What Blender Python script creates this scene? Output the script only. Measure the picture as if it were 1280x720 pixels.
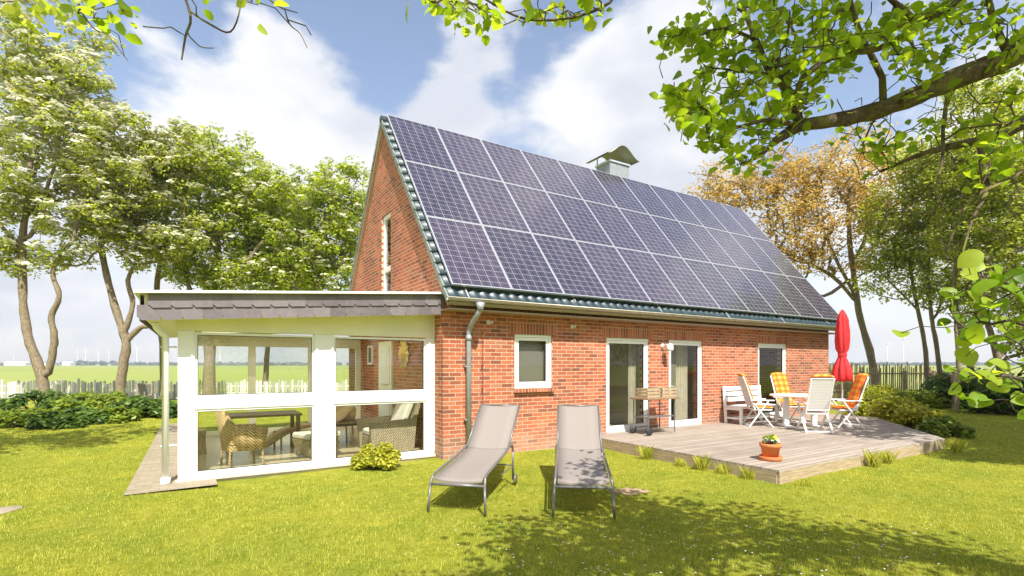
import bpy, math, random
import numpy as np
from mathutils import Vector, Matrix
random.seed(7); rng = np.random.default_rng(11)
R = math.radians
scene = bpy.context.scene
col = scene.collection
for o in list(bpy.data.objects): bpy.data.objects.remove(o)

# ------------------------------------------------------------------ camera
F = 635.0; HZ = 456.0; CH = 1.75; CX, CY = -3.88, -8.60
YAW = R(32); SN, CS = math.sin(YAW), math.cos(YAW)
cam_data = bpy.data.cameras.new('camera'); cam = bpy.data.objects.new('camera', cam_data); col.objects.link(cam)
cam.location = (CX, CY, CH); cam.rotation_euler = (R(90), 0, -YAW)
cam_data.sensor_width = 36; cam_data.lens = F/1280*36; cam_data.shift_y = (HZ-360)/1280
cam_data.clip_start = 0.05; cam_data.clip_end = 9000
scene.camera = cam

# ------------------------------------------------------------------ light
SUN_EL = R(52); sh = Vector((0.27, 0.96, 0)).normalized()      # horizontal direction shadows fall in
sun_to = Vector((-sh.x*math.cos(SUN_EL), -sh.y*math.cos(SUN_EL), math.sin(SUN_EL)))
sd = bpy.data.lights.new('sun', 'SUN'); sd.energy = 4.2; sd.angle = R(0.4); sd.color = (1.0, .955, .87)
so = bpy.data.objects.new('sun', sd); col.objects.link(so)
so.rotation_euler = sun_to.to_track_quat('Z', 'Y').to_euler()

w = bpy.data.worlds.new('World'); scene.world = w; w.use_nodes = True
nt = w.node_tree; N = nt.nodes; L = nt.links; N.clear()
def wn(t, **k):
    n = N.new(t)
    for a, b in k.items(): setattr(n, a, b)
    return n
def wmath(op, a, b=None, c=None, clamp=False):
    n = wn('ShaderNodeMath', operation=op, use_clamp=clamp)
    for i, v in enumerate((a, b, c)):
        if v is None: continue
        if isinstance(v, (int, float)): n.inputs[i].default_value = v
        else: L.new(v, n.inputs[i])
    return n.outputs[0]
sky = wn('ShaderNodeTexSky', sky_type='NISHITA'); sky.sun_disc = False
sky.sun_elevation = SUN_EL; sky.sun_rotation = math.atan2(sun_to.x, sun_to.y)
sky.air_density = 1.0; sky.dust_density = 1.2; sky.ozone_density = 2.0
tc = wn('ShaderNodeTexCoord')
def wdir(px, py):
    r = (px-640)/F; u = (HZ-py)/F
    return Vector((r*CS+SN, -r*SN+CS, u)).normalized()
def wmapr(v, a, b, c=0, d=1):
    n = wn('ShaderNodeMapRange'); n.interpolation_type = 'SMOOTHSTEP'
    L.new(v, n.inputs[0])
    for i, q in enumerate((a, b, c, d)): n.inputs[1+i].default_value = q
    return n.outputs[0]
mp = wn('ShaderNodeMapping'); mp.inputs['Scale'].default_value = (1, 1, 1.9); mp.inputs['Location'].default_value = (.3, .1, .2)
L.new(tc.outputs['Generated'], mp.inputs[0])
nz = wn('ShaderNodeTexNoise'); nz.inputs['Scale'].default_value = 3.6; nz.inputs['Detail'].default_value = 8; nz.inputs['Roughness'].default_value = .56
L.new(mp.outputs[0], nz.inputs['Vector'])
nz2 = wn('ShaderNodeTexNoise'); nz2.inputs['Scale'].default_value = 3.2; nz2.inputs['Detail'].default_value = 7
L.new(mp.outputs[0], nz2.inputs['Vector'])
acc = None
# cloud banks (+) and blue gaps (-): direction, angular radius in degrees, weight
for px, py, rad, wt in [(300,140,14,.50),(430,190,14,.45),(640,90,9,.30),(790,170,12,.45),(830,60,10,.28),(590,210,9,.2),
                        (170,60,10,-.35),(440,30,9,-.4),(460,90,6,-.25),(300,15,7,-.3),(690,40,5,-.25),(655,165,6,-.25),(960,110,10,-.3),(1120,60,8,-.15),
                        (1180,200,14,.3),(100,330,20,.3),(1100,420,22,.3)]:
    c = wdir(px, py)
    vm = wn('ShaderNodeVectorMath', operation='DOT_PRODUCT'); L.new(tc.outputs['Generated'], vm.inputs[0]); vm.inputs[1].default_value = c
    g = wmapr(vm.outputs['Value'], math.cos(R(rad*1.15)), math.cos(R(rad*.1)), 0, wt)
    acc = g if acc is None else wmath('ADD', acc, g)
nmask = wmath('MULTIPLY', wmath('SUBTRACT', nz.outputs[0], .5), 2.0)
mask = wmapr(wmath('ADD', acc, wmath('ADD', nmask, .03)), .0, .32)
sep = wn('ShaderNodeSeparateXYZ'); L.new(tc.outputs['Generated'], sep.inputs[0])
hz = wmapr(sep.outputs[2], 0.0, .26, .8, 0)
mask = wmath('MAXIMUM', mask, hz)
cshade = wn('ShaderNodeMixRGB'); cshade.inputs[1].default_value = (5.0, 5.05, 5.15, 1); cshade.inputs[2].default_value = (3.7, 3.9, 4.35, 1)
L.new(wmapr(nz2.outputs[0], .44, .62), cshade.inputs[0])
skyb = wn('ShaderNodeMixRGB', blend_type='MULTIPLY'); skyb.inputs[0].default_value = 1; skyb.inputs[2].default_value = (1.42, 1.24, 1.12, 1)
L.new(sky.outputs[0], skyb.inputs[1])
mx = wn('ShaderNodeMixRGB'); L.new(mask, mx.inputs[0]); L.new(skyb.outputs[0], mx.inputs[1]); L.new(cshade.outputs[0], mx.inputs[2])
bg = wn('ShaderNodeBackground'); bg.inputs[1].default_value = .10
L.new(mx.outputs[0], bg.inputs[0])
wo = wn('ShaderNodeOutputWorld'); L.new(bg.outputs[0], wo.inputs[0])

vs = scene.view_settings; vs.view_transform = 'Standard'; vs.look = 'None'; vs.exposure = 1.05; vs.gamma = 1; vs.use_curve_mapping = False
scene.render.engine = 'CYCLES'
scene.cycles.max_bounces = 8; scene.cycles.transparent_max_bounces = 16

# ------------------------------------------------------------------ coordinate helpers (survey points -> world)
def cw(r, d, z): return Vector((CX+r*CS+d*SN, CY-r*SN+d*CS, z))
def at(px, py, d): return cw((px-640)/F*d, d, CH+(HZ-py)/F*d)
def gp(px, py, z=0.0):
    d = (CH-z)*F/(py-HZ); return cw((px-640)/F*d, d, z)

# ------------------------------------------------------------------ materials
class Mat:
    def __init__(s, name):
        s.m = bpy.data.materials.new(name); s.m.use_nodes = True; s.t = s.m.node_tree; s.n = s.t.nodes; s.l = s.t.links
        s.b = s.n['Principled BSDF']; s.out = s.n['Material Output']; s.tc = None
    def node(s, t, **k):
        n = s.n.new(t)
        for a, b in k.items(): setattr(n, a, b)
        return n
    def coord(s, kind='Object', scale=(1,1,1), rot=(0,0,0), loc=(0,0,0)):
        if s.tc is None: s.tc = s.node('ShaderNodeTexCoord')
        m = s.node('ShaderNodeMapping'); m.inputs['Scale'].default_value = scale; m.inputs['Rotation'].default_value = rot; m.inputs['Location'].default_value = loc
        s.l.new(s.tc.outputs[kind], m.inputs[0]); return m.outputs[0]
    def noise(s, scale, detail=4, rough=.55, vec=None):
        n = s.node('ShaderNodeTexNoise'); n.inputs['Scale'].default_value = scale; n.inputs['Detail'].default_value = detail; n.inputs['Roughness'].default_value = rough
        s.l.new(vec if vec is not None else s.coord(), n.inputs['Vector']); return n.outputs[0]
    def ramp(s, fac, stops):
        n = s.node('ShaderNodeValToRGB'); s.l.new(fac, n.inputs[0]); e = n.color_ramp.elements
        while len(e) < len(stops): e.new(.5)
        for q, (p, c) in zip(e, stops): q.position = p; q.color = (*c, 1)
        return n.outputs[0]
    def mix(s, fac, a, b, mode='MIX'):
        n = s.node('ShaderNodeMixRGB', blend_type=mode)
        for i, v in enumerate((fac, a, b)):
            if isinstance(v, (int, float)): n.inputs[i].default_value = v if i == 0 else (v, v, v, 1)
            elif isinstance(v, tuple): n.inputs[i].default_value = (*v, 1)
            else: s.l.new(v, n.inputs[i])
        return n.outputs[0]
    def math(s, op, a, b=None, clamp=False):
        n = s.node('ShaderNodeMath', operation=op, use_clamp=clamp)
        for i, v in enumerate((a, b)):
            if v is None: continue
            if isinstance(v, (int, float)): n.inputs[i].default_value = v
            else: s.l.new(v, n.inputs[i])
        return n.outputs[0]
    def base(s, c):
        if isinstance(c, tuple): s.b.inputs['Base Color'].default_value = (*c, 1)
        else: s.l.new(c, s.b.inputs['Base Color'])
    def rough(s, v):
        if isinstance(v, (int, float)): s.b.inputs['Roughness'].default_value = v
        else: s.l.new(v, s.b.inputs['Roughness'])
    def bump(s, h, strength=.3, dist=.01):
        n = s.node('ShaderNodeBump'); n.inputs['Strength'].default_value = strength; n.inputs['Distance'].default_value = dist
        s.l.new(h, n.inputs['Height']); s.l.new(n.outputs[0], s.b.inputs['Normal'])

def simple(name, c, rough=.6, metal=0, var=.12, scale=6, bump=0, spec=.5):
    m = Mat(name)
    n = m.noise(scale, 5)
    m.base(m.ramp(n, [(.3, tuple(x*(1-var) for x in c)), (.7, tuple(min(1, x*(1+var)) for x in c))]))
    m.rough(rough); m.b.inputs['Metallic'].default_value = metal; m.b.inputs['Specular IOR Level'].default_value = spec
    if bump: m.bump(m.noise(scale*12, 4), bump, .004)
    return m.m

def brick(name, axis='x', soldier=False, scale=1.0):
    m = Mat(name)
    if axis == 'x': v = m.coord(rot=(R(-90), 0, 0))          # (x, z) -> texture (x, y)
    else: v = m.coord(rot=(R(-90), 0, R(-90)))
    sp = m.node('ShaderNodeSeparateXYZ'); m.l.new(m.tc.outputs['Object'], sp.inputs[0])
    cb = m.node('ShaderNodeCombineXYZ')
    a = sp.outputs[0] if axis == 'x' else sp.outputs[1]
    if soldier: m.l.new(sp.outputs[2], cb.inputs[0]); m.l.new(a, cb.inputs[1])
    else: m.l.new(a, cb.inputs[0]); m.l.new(sp.outputs[2], cb.inputs[1])
    # slightly wavy courses
    wob = m.node('ShaderNodeTexNoise'); wob.inputs['Scale'].default_value = 9; m.l.new(cb.outputs[0], wob.inputs['Vector'])
    va = m.node('ShaderNodeVectorMath', operation='MULTIPLY_ADD'); m.l.new(wob.outputs[1], va.inputs[0]); va.inputs[1].default_value = (.007,.005,0); m.l.new(cb.outputs[0], va.inputs[2])
    bt = m.node('ShaderNodeTexBrick'); m.l.new(va.outputs[0], bt.inputs['Vector'])
    bt.offset = 0 if soldier else .5
    bt.inputs['Scale'].default_value = 1.0; bt.inputs['Brick Width'].default_value = .25 if not soldier else .26; bt.inputs['Row Height'].default_value = .0767
    bt.inputs['Mortar Size'].default_value = .0065; bt.inputs['Mortar Smooth'].default_value = .25; bt.inputs['Bias'].default_value = 0
    bt.inputs['Color1'].default_value = (0, 0, 0, 1); bt.inputs['Color2'].default_value = (1, 1, 1, 1); bt.inputs['Mortar'].default_value = (.5, .5, .5, 1)
    tone = m.ramp(bt.outputs['Color'], [(0, (.15, .045, .030)), (.2, (.29, .072, .034)), (.5, (.39, .098, .042)), (.78, (.47, .14, .060)), (1, (.36, .17, .10))])
    n1 = m.noise(55, 4); n2 = m.noise(.8, 4)
    tone = m.mix(m.math('MULTIPLY', n1, .36), tone, (.58, .27, .16))
    tone = m.mix(1, tone, m.ramp(n2, [(.3, (.74, .72, .72)), (.7, (1.10, 1.06, 1.02))]), 'MULTIPLY')
    mort = m.ramp(m.noise(30, 4), [(.3, (.42, .33, .24)), (.7, (.60, .50, .38))])
    zz = m.node('ShaderNodeMapRange'); m.l.new(sp.outputs[2], zz.inputs[0]); zz.inputs[1].default_value = .0; zz.inputs[2].default_value = .55; zz.inputs[3].default_value = 1; zz.inputs[4].default_value = 0
    stn = m.math('MULTIPLY', m.math('MULTIPLY', zz.outputs[0], m.noise(3.5, 5)), .8, True)
    m.base(m.mix(stn, m.mix(bt.outputs['Fac'], tone, mort), (.42, .36, .28)))
    m.rough(.85); m.b.inputs['Specular IOR Level'].default_value = .25
    h = m.math('SUBTRACT', m.math('MULTIPLY', n1, .35), bt.outputs['Fac'])
    m.bump(h, .55, .006)
    return m.m

def leaf(name, stops, rough=.5, trans=.45, tcol=None, ns=.55, nw=.42):
    m = Mat(name); trans = min(.6, trans*1.25)
    g = m.node('ShaderNodeNewGeometry')
    n = m.noise(ns, 4, vec=m.coord('Object'))
    f = m.math('ADD', m.math('MULTIPLY', g.outputs['Random Per Island'], 1.04-nw), m.math('MULTIPLY', n, nw))
    c = m.ramp(f, stops)
    m.base(c); m.rough(rough); m.b.inputs['Specular IOR Level'].default_value = .35
    tr = m.node('ShaderNodeBsdfTranslucent')
    m.l.new(m.mix(1, c, tcol or (1.55, 1.5, .7), 'MULTIPLY'), tr.inputs[0])
    mixn = m.node('ShaderNodeMixShader'); mixn.inputs[0].default_value = trans
    m.l.new(m.b.outputs[0], mixn.inputs[1]); m.l.new(tr.outputs[0], mixn.inputs[2]); m.l.new(mixn.outputs[0], m.out.inputs[0])
    return m.m

def glass(name, tint=(.93, .96, .93), rough=0.0, k=1.0):
    m = Mat(name)
    tr = m.node('ShaderNodeBsdfTransparent'); tr.inputs[0].default_value = (*tint, 1)
    gl = m.node('ShaderNodeBsdfGlossy'); gl.inputs['Roughness'].default_value = rough
    ge = m.node('ShaderNodeNewGeometry'); dt = m.node('ShaderNodeVectorMath', operation='DOT_PRODUCT'); m.l.new(ge.outputs['Normal'], dt.inputs[0]); m.l.new(ge.outputs['Incoming'], dt.inputs[1])
    sch = m.math('ADD', .04, m.math('MULTIPLY', .96, m.math('POWER', m.math('SUBTRACT', 1.0, m.math('ABSOLUTE', dt.outputs['Value']), True), 5.0)))
    mx = m.node('ShaderNodeMixShader'); m.l.new(m.math('MULTIPLY', sch, k, True), mx.inputs[0]); m.l.new(tr.outputs[0], mx.inputs[1]); m.l.new(gl.outputs[0], mx.inputs[2])
    m.l.new(mx.outputs[0], m.out.inputs[0]); return m.m

def wicker(name, a, b):
    m = Mat(name)
    ch = m.node('ShaderNodeTexBrick'); m.l.new(m.coord(rot=(R(60), R(20), R(45))), ch.inputs['Vector'])
    ch.inputs['Brick Width'].default_value = .07; ch.inputs['Row Height'].default_value = .028; ch.inputs['Mortar Size'].default_value = .005; ch.inputs['Scale'].default_value = 1
    ch.inputs['Color1'].default_value = (*a, 1); ch.inputs['Color2'].default_value = (*b, 1); ch.inputs['Mortar'].default_value = tuple(x*.35 for x in a)+(1,)
    m.base(ch.outputs['Color']); m.rough(.7); m.bump(ch.outputs['Fac'], -.5, .004); return m.m

M = {}
M['brick_x'] = brick('brick_front', 'x'); M['brick_y'] = brick('brick_gable', 'y'); M['brick_sol'] = brick('brick_soldier', 'x', True)
M['mortar'] = simple('mortar', (.5, .42, .33), .9)
M['white'] = simple('white_paint', (.80, .80, .77), .4, var=.04, scale=2, spec=.4)
M['whitep'] = simple('white_plastic', (.78, .78, .76), .35, var=.04)
M['cream'] = simple('cream_paint', (.76, .73, .56), .55, var=.06, scale=2)
M['zinc'] = simple('zinc_metal', (.33, .355, .37), .5, .35, var=.12, scale=9)
M['alu'] = simple('aluminium', (.72, .73, .75), .38, .7, var=.05)
M['grey_metal'] = simple('grey_powder_metal', (.17, .165, .16), .4, .3, var=.1)
M['black'] = simple('black_metal', (.03, .03, .035), .5)
M['rust'] = simple('rusty_metal', (.30, .09, .05), .8, var=.3, scale=40)
M['plaster'] = simple('beige_plaster', (.70, .65, .52), .8, var=.05, scale=1)
M['darkwood'] = simple('dark_wood', (.10, .06, .04), .5, var=.3, scale=14)
M['terra'] = simple('terracotta', (.62, .19, .06), .7, var=.12, scale=18, bump=.1)
M['slate'] = None
m = Mat('slate'); g = m.node('ShaderNodeNewGeometry')
m.base(m.mix(.35, m.ramp(g.outputs['Random Per Island'], [(0, (.10, .085, .095)), (.5, (.155, .13, .14)), (1, (.21, .18, .19))]), m.ramp(m.noise(14, 5), [(.3, (.09, .08, .085)), (.7, (.20, .17, .18))]))); m.rough(.55); m.bump(m.noise(40, 4), .3, .004); M['slate'] = m.m
m = Mat('glazed_tile'); m.base(m.ramp(m.noise(5, 5), [(.3, (.018, .035, .045)), (.7, (.045, .075, .09))])); m.rough(m.ramp(m.noise(9, 4), [(.3, (.34,)*3), (.7, (.5,)*3)])); m.b.inputs['Coat Weight'].default_value = .15; M['tile'] = m.m

# solar panel: cell grid from panel-local coordinates (x across, y up the slope)
m = Mat('solar_cells'); sp = m.node('ShaderNodeSeparateXYZ'); m.coord(); m.l.new(m.tc.outputs['Object'], sp.inputs[0])
def gridline(v, pitch, wd):
    f = m.math('FRACT', m.math('ADD', m.math('DIVIDE', v, pitch), 200.0))
    d = m.math('ABSOLUTE', m.math('SUBTRACT', f, .5))
    return m.math('GREATER_THAN', d, .5-wd/pitch/2)
PW, PH = 1.2545, 1.930
gx = gridline(sp.outputs[0], PW/6.08, .011); gy = gridline(sp.outputs[1], PH/12.1, .009)
bus = gridline(m.math('ADD', sp.outputs[0], PW/6.08/4), PW/6.08/2, .0045)
fing = gridline(sp.outputs[1], PH/12.1/4, .0035)
gi = m.node('ShaderNodeNewGeometry')
cell = m.ramp(m.noise(3.2, 5), [(.3, (.020, .018, .036)), (.7, (.046, .038, .064))])
oi = m.node('ShaderNodeObjectInfo'); cell = m.mix(1, cell, m.ramp(oi.outputs['Random'], [(0, (.72,.74,.8)), (1, (1.35,1.2,1.15))]), 'MULTIPLY')
cc = m.mix(m.math('MULTIPLY', fing, .35), cell, (.12, .115, .15))
cc = m.mix(m.math('MULTIPLY', bus, .75), cc, (.17, .165, .20))
cc = m.mix(m.math('MAXIMUM', gx, gy), cc, (.27, .26, .29)); m.base(m.mix(m.math('MULTIPLY', m.ramp(m.noise(2.1, 6, .7, m.coord('Object')), [(.5, (0,)*3), (.8, (1,)*3)]), .12), cc, (.35,.33,.30))); m.rough(m.ramp(m.noise(5, 5), [(.3, (.16,)*3), (.7, (.34,)*3)]))
m.b.inputs['Coat Weight'].default_value = .55; m.b.inputs['Coat Roughness'].default_value = .04; m.b.inputs['Coat IOR'].default_value = 1.45
M['cells'] = m.m

m = Mat('deck_boards'); v = m.coord(); sp = m.node('ShaderNodeSeparateXYZ'); m.l.new(m.tc.outputs['Object'], sp.inputs[0])
yv = m.math('DIVIDE', sp.outputs[1], .14); fl = m.math('FLOOR', yv); fr = m.math('FRACT', m.math('ADD', yv, 100))
gap = m.math('GREATER_THAN', m.math('ABSOLUTE', m.math('SUBTRACT', fr, .5)), .465)
wnz = m.node('ShaderNodeTexWhiteNoise', noise_dimensions='1D'); m.l.new(fl, wnz.inputs['W'])
gr = m.noise(6, 6, .65, m.coord(scale=(.5, 14, 8)))
c = m.ramp(gr, [(.28, (.20, .165, .13)), (.5, (.36, .31, .255)), (.75, (.50, .44, .37))])
c = m.mix(1, c, m.ramp(wnz.outputs[0], [(0, (.82, .80, .78)), (1, (1.1, 1.08, 1.06))]), 'MULTIPLY')
c = m.mix(m.math('MULTIPLY', m.ramp(m.noise(1.3, 5), [(.5, (0,)*3), (.72, (1,)*3)]), .45), c, (.20, .16, .12))
grv = m.math('GREATER_THAN', m.math('ABSOLUTE', m.math('SUBTRACT', m.math('FRACT', m.math('MULTIPLY', fr, 7)), .5)), .38)
c = m.mix(m.math('MULTIPLY', grv, .28), c, (.16, .12, .10))
c = m.mix(gap, c, (.035, .028, .02)); m.base(c); m.rough(.8); m.bump(m.math('SUBTRACT', m.math('MULTIPLY', gr, .4), gap), .5, .008); M['deck'] = m.m
m = Mat('fascia_wood'); c = m.ramp(m.noise(6, 6, .6, m.coord(scale=(.6, .6, 9))), [(.3, (.26, .19, .11)), (.7, (.48, .38, .25))]); m.base(c); m.rough(.8); M['fwood'] = m.m
m = Mat('old_wood'); c = m.ramp(m.noise(5, 6, .6, m.coord(scale=(6, 6, .7))), [(.3, (.24, .175, .10)), (.7, (.50, .39, .25))]); m.base(c); m.rough(.85); M['owood'] = m.m
m = Mat('white_picket'); g = m.node('ShaderNodeNewGeometry'); m.base(m.ramp(g.outputs['Random Per Island'], [(0, (.33, .33, .31)), (.55, (.5, .5, .46)), (1, (.78, .78, .74))])); m.rough(.7); M['wpicket'] = m.m

def bark(name, a, b, moss=(.15, .16, .03), mossf=.5, sc=14):
    m = Mat(name); v = m.coord(scale=(1, 1, .35))
    n = m.noise(sc, 7, .75, v); c = m.ramp(n, [(.32, a), (.68, b)])
    ms = m.ramp(m.noise(2.6 if sc < 20 else 9, 6, .65), [(.48, (0,)*3), (.62, (1,)*3)])
    c = m.mix(m.math('MULTIPLY', ms, mossf), c, moss); m.base(c); m.rough(.9); m.bump(n, .8, .03); return m.m
M['bark'] = bark('bark_brown', (.09, .065, .04), (.36, .28, .19), mossf=.3, sc=22)
M['bark_moss'] = bark('bark_mossy', (.03, .022, .015), (.20, .14, .085), (.22, .21, .03), .8, sc=34)
M['twig'] = bark('twig_bark', (.035, .025, .02), (.11, .08, .055), mossf=.2)

M['leaf_wb'] = leaf('leaf_whitebeam', [(.15, (.15, .20, .025)), (.5, (.33, .40, .045)), (.85, (.54, .56, .12))], trans=.48)
M['leaf_green'] = leaf('leaf_fresh', [(.15, (.13, .20, .020)), (.5, (.30, .39, .032)), (.85, (.52, .57, .08))], trans=.48)
M['leaf_light'] = leaf('leaf_light', [(.15, (.15, .19, .03)), (.5, (.31, .37, .05)), (.85, (.50, .52, .13))], trans=.5)
M['leaf_bronze'] = leaf('leaf_bronze', [(.15, (.36, .30, .06)), (.40, (.52, .38, .09)), (.6, (.56, .41, .13)), (.95, (.55, .54, .16))], trans=.4, tcol=(1.3, 1.1, .8))
M['leaf_near'] = leaf('leaf_near', [(.12, (.12, .22, .015)), (.45, (.23, .35, .024)), (.9, (.42, .50, .06))], .42, .46, (1.7, 1.6, .6))
M['leaf_shrub'] = leaf('leaf_shrub', [(.15, (.09, .14, .018)), (.5, (.20, .28, .03)), (.85, (.36, .42, .06))], .4, .35)
M['leaf_yellow'] = leaf('leaf_yellow', [(.15, (.19, .22, .02)), (.5, (.40, .42, .03)), (.85, (.62, .58, .08))], .45, .35)
M['leaf_dark'] = leaf('leaf_dark', [(.15, (.035, .07, .015)), (.5, (.08, .15, .025)), (.85, (.17, .26, .04))], .4, .3)
M['blossom'] = leaf('blossom_cream', [(.1, (.55, .55, .38)), (.6, (.72, .71, .58)), (1, (.8, .78, .68))], .7, .3, (1, 1, .9))
M['grass'] = leaf('grass_blades', [(.25, (.20, .27, .025)), (.45, (.41, .45, .045)), (.6, (.56, .55, .08)), (.8, (.72, .68, .20))], .55, .4, (1.2, 1.15, .7), ns=5.5, nw=.72)
M['petal_y'] = simple('petal_yellow', (.75, .6, .04), .6); M['petal_w'] = simple('petal_white', (.78, .77, .72), .6); M['petal_p'] = simple('petal_purple', (.08, .03, .09), .6)

m = Mat('lawn'); n1 = m.noise(1.1, 6, .6); n2 = m.noise(9, 6, .7); n3 = m.noise(70, 5, .75)
c = m.ramp(n2, [(.25, (.19, .23, .018)), (.5, (.34, .36, .035)), (.75, (.48, .46, .08))])
c = m.mix(1, c, m.ramp(n1, [(.3, (.66, .80, .7)), (.7, (1.28, 1.16, 1.25))]), 'MULTIPLY')
c = m.mix(m.math('MULTIPLY', m.ramp(n3, [(.4, (0,)*3), (.75, (1,)*3)]), .55), c, (.06, .085, .010))
c = m.mix(m.math('MULTIPLY', m.ramp(m.noise(2.3, 5), [(.60, (0,)*3), (.80, (1,)*3)]), .3), c, (.40, .34, .12))
m.base(c); m.rough(.95); m.b.inputs['Specular IOR Level'].default_value = .1; m.bump(n3, .9, .04); M['lawn'] = m.m
m = Mat('field'); n = m.noise(.02, 5, .6, m.coord(scale=(1, .3, 1))); c = m.ramp(n, [(.3, (.19, .24, .06)), (.7, (.27, .31, .09))])
c = m.mix(m.math('MULTIPLY', m.noise(3, 6, .8), .4), c, (.36, .37, .16)); m.base(c); m.rough(.95); m.b.inputs['Specular IOR Level'].default_value = 0; M['field'] = m.m
m = Mat('field_flowers'); c = m.ramp(m.noise(4, 6, .8), [(.35, (.16, .2, .03)), (.55, (.36, .34, .04)), (.7, (.5, .42, .03))]); m.base(c); m.rough(.95); M['fflow'] = m.m
m = Mat('paving'); bt = m.node('ShaderNodeTexBrick'); m.l.new(m.coord(), bt.inputs['Vector']); bt.inputs['Scale'].default_value = 1; bt.inputs['Brick Width'].default_value = .2; bt.inputs['Row Height'].default_value = .1; bt.inputs['Mortar Size'].default_value = .006
bt.inputs['Color1'].default_value = (.20, .155, .10, 1); bt.inputs['Color2'].default_value = (.32, .27, .19, 1); bt.inputs['Mortar'].default_value = (.16, .15, .08, 1)
m.base(m.mix(m.math('MULTIPLY', m.noise(5, 6), .6), bt.outputs['Color'], (.36, .30, .22))); m.rough(.9); m.bump(bt.outputs['Fac'], -.4, .01); M['pave'] = m.m
m = Mat('sling'); n = m.noise(160, 2); m.base(m.ramp(n, [(.3, (.205, .175, .155)), (.7, (.265, .23, .205))])); m.rough(.75); m.bump(n, .2, .002); M['sling'] = m.m
m = Mat('sling_white'); wv = m.node('ShaderNodeTexWave', bands_direction='Z'); m.l.new(m.coord(), wv.inputs[0]); wv.inputs['Scale'].default_value = 9; m.base(m.ramp(wv.outputs[1], [(.2, (.50, .48, .46)), (.6, (.66, .64, .61))])); m.rough(.7); M['slingw'] = m.m
m = Mat('orange_check'); v = m.coord(); sp = m.node('ShaderNodeSeparateXYZ'); m.l.new(v, sp.inputs[0])
def chk(a, k): return m.math('GREATER_THAN', m.math('FRACT', m.math('ADD', m.math('DIVIDE', a, k), 50)), .5)
f = m.math('MULTIPLY', m.math('ADD', chk(sp.outputs[0], .18), chk(m.math('ADD', sp.outputs[2], m.math('MULTIPLY', sp.outputs[1], .6)), .18)), .5)
m.base(m.ramp(f, [(0, (.75, .13, .012)), (.5, (.78, .22, .02)), (1, (.80, .42, .06))])); m.rough(.85); M['check'] = m.m
m = Mat('red_canvas'); m.base(m.ramp(m.noise(3, 4), [(.3, (.52, .015, .02)), (.7, (.68, .03, .035))])); m.rough(.8); M['red'] = m.m
M['wicker'] = wicker('wicker_tan', (.46, .31, .15), (.58, .42, .22)); M['wickerg'] = wicker('wicker_grey', (.34, .28, .19), (.46, .38, .26))
M['cushion'] = simple('cushion_fabric', (.52, .50, .42), .9, var=.05)
M['floor'] = simple('tile_floor', (.42, .35, .22), .25, var=.06, scale=1.5)
M['gold'] = simple('gold_paint', (.70, .48, .10), .45, .2)
M['curtain'] = simple('curtain_fabric', (.42, .35, .28), .9)
M['blind'] = simple('grey_blind', (.17, .145, .12), .8, var=.03)
M['glass'] = glass('window_glass', k=.9); M['glass_s'] = glass('sunroom_glass', (.98, .99, .96), k=1.1)
m = Mat('added_roof_light_opal'); tr = m.node('ShaderNodeBsdfTranslucent'); tr.inputs[0].default_value = (.9,.88,.8,1); tp = m.node('ShaderNodeBsdfTransparent'); mxs = m.node('ShaderNodeMixShader'); mxs.inputs[0].default_value = .35; m.l.new(tr.outputs[0], mxs.inputs[1]); m.l.new(tp.outputs[0], mxs.inputs[2]); m.l.new(mxs.outputs[0], m.out.inputs[0]); M['opal'] = m.m  # opal sheet for the roof lights added to let daylight into the sunroom
M['haze_tree'] = simple('distant_foliage', (.10, .14, .10), 1, var=.3, scale=.05)
M['farwhite'] = simple('far_white', (.8, .8, .8), .6)

# ------------------------------------------------------------------ object helpers
def obj(name, verts, faces, mat, parent=None, smooth=False):
    me = bpy.data.meshes.new(name)
    if isinstance(verts, np.ndarray):
        k = faces.shape[1]
        me.vertices.add(len(verts)); me.vertices.foreach_set('co', verts.astype(np.float32).ravel())
        me.loops.add(faces.size); me.loops.foreach_set('vertex_index', faces.astype(np.int32).ravel())
        me.polygons.add(len(faces)); me.polygons.foreach_set('loop_start', np.arange(0, faces.size, k, dtype=np.int32)); me.polygons.foreach_set('loop_total', np.full(len(faces), k, dtype=np.int32))
        me.update(calc_edges=True)
    else:
        me.from_pydata([tuple(v) for v in verts], [], faces); me.update()
    if mat: me.materials.append(mat)
    if smooth: me.polygons.foreach_set('use_smooth', [True]*len(me.polygons))
    o = bpy.data.objects.new(name, me); col.objects.link(o)
    if parent: o.parent = parent
    return o
def tag(o, label=None, cat=None, group=None, kind=None):
    if label: o['label'] = label
    if cat: o['category'] = cat
    if group: o['group'] = group
    if kind: o['kind'] = kind
    return o
def empty(name, loc=(0,0,0), rz=0, **k):
    o = bpy.data.objects.new(name, None); col.objects.link(o); o.location = loc; o.rotation_euler = (0, 0, rz); o.empty_display_size = .2
    return tag(o, **k)
def copy_tree(o, parent=None):
    c = o.copy(); col.objects.link(c); c.parent = parent
    for ch in list(o.children): copy_tree(ch, c)
    return c
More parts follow.
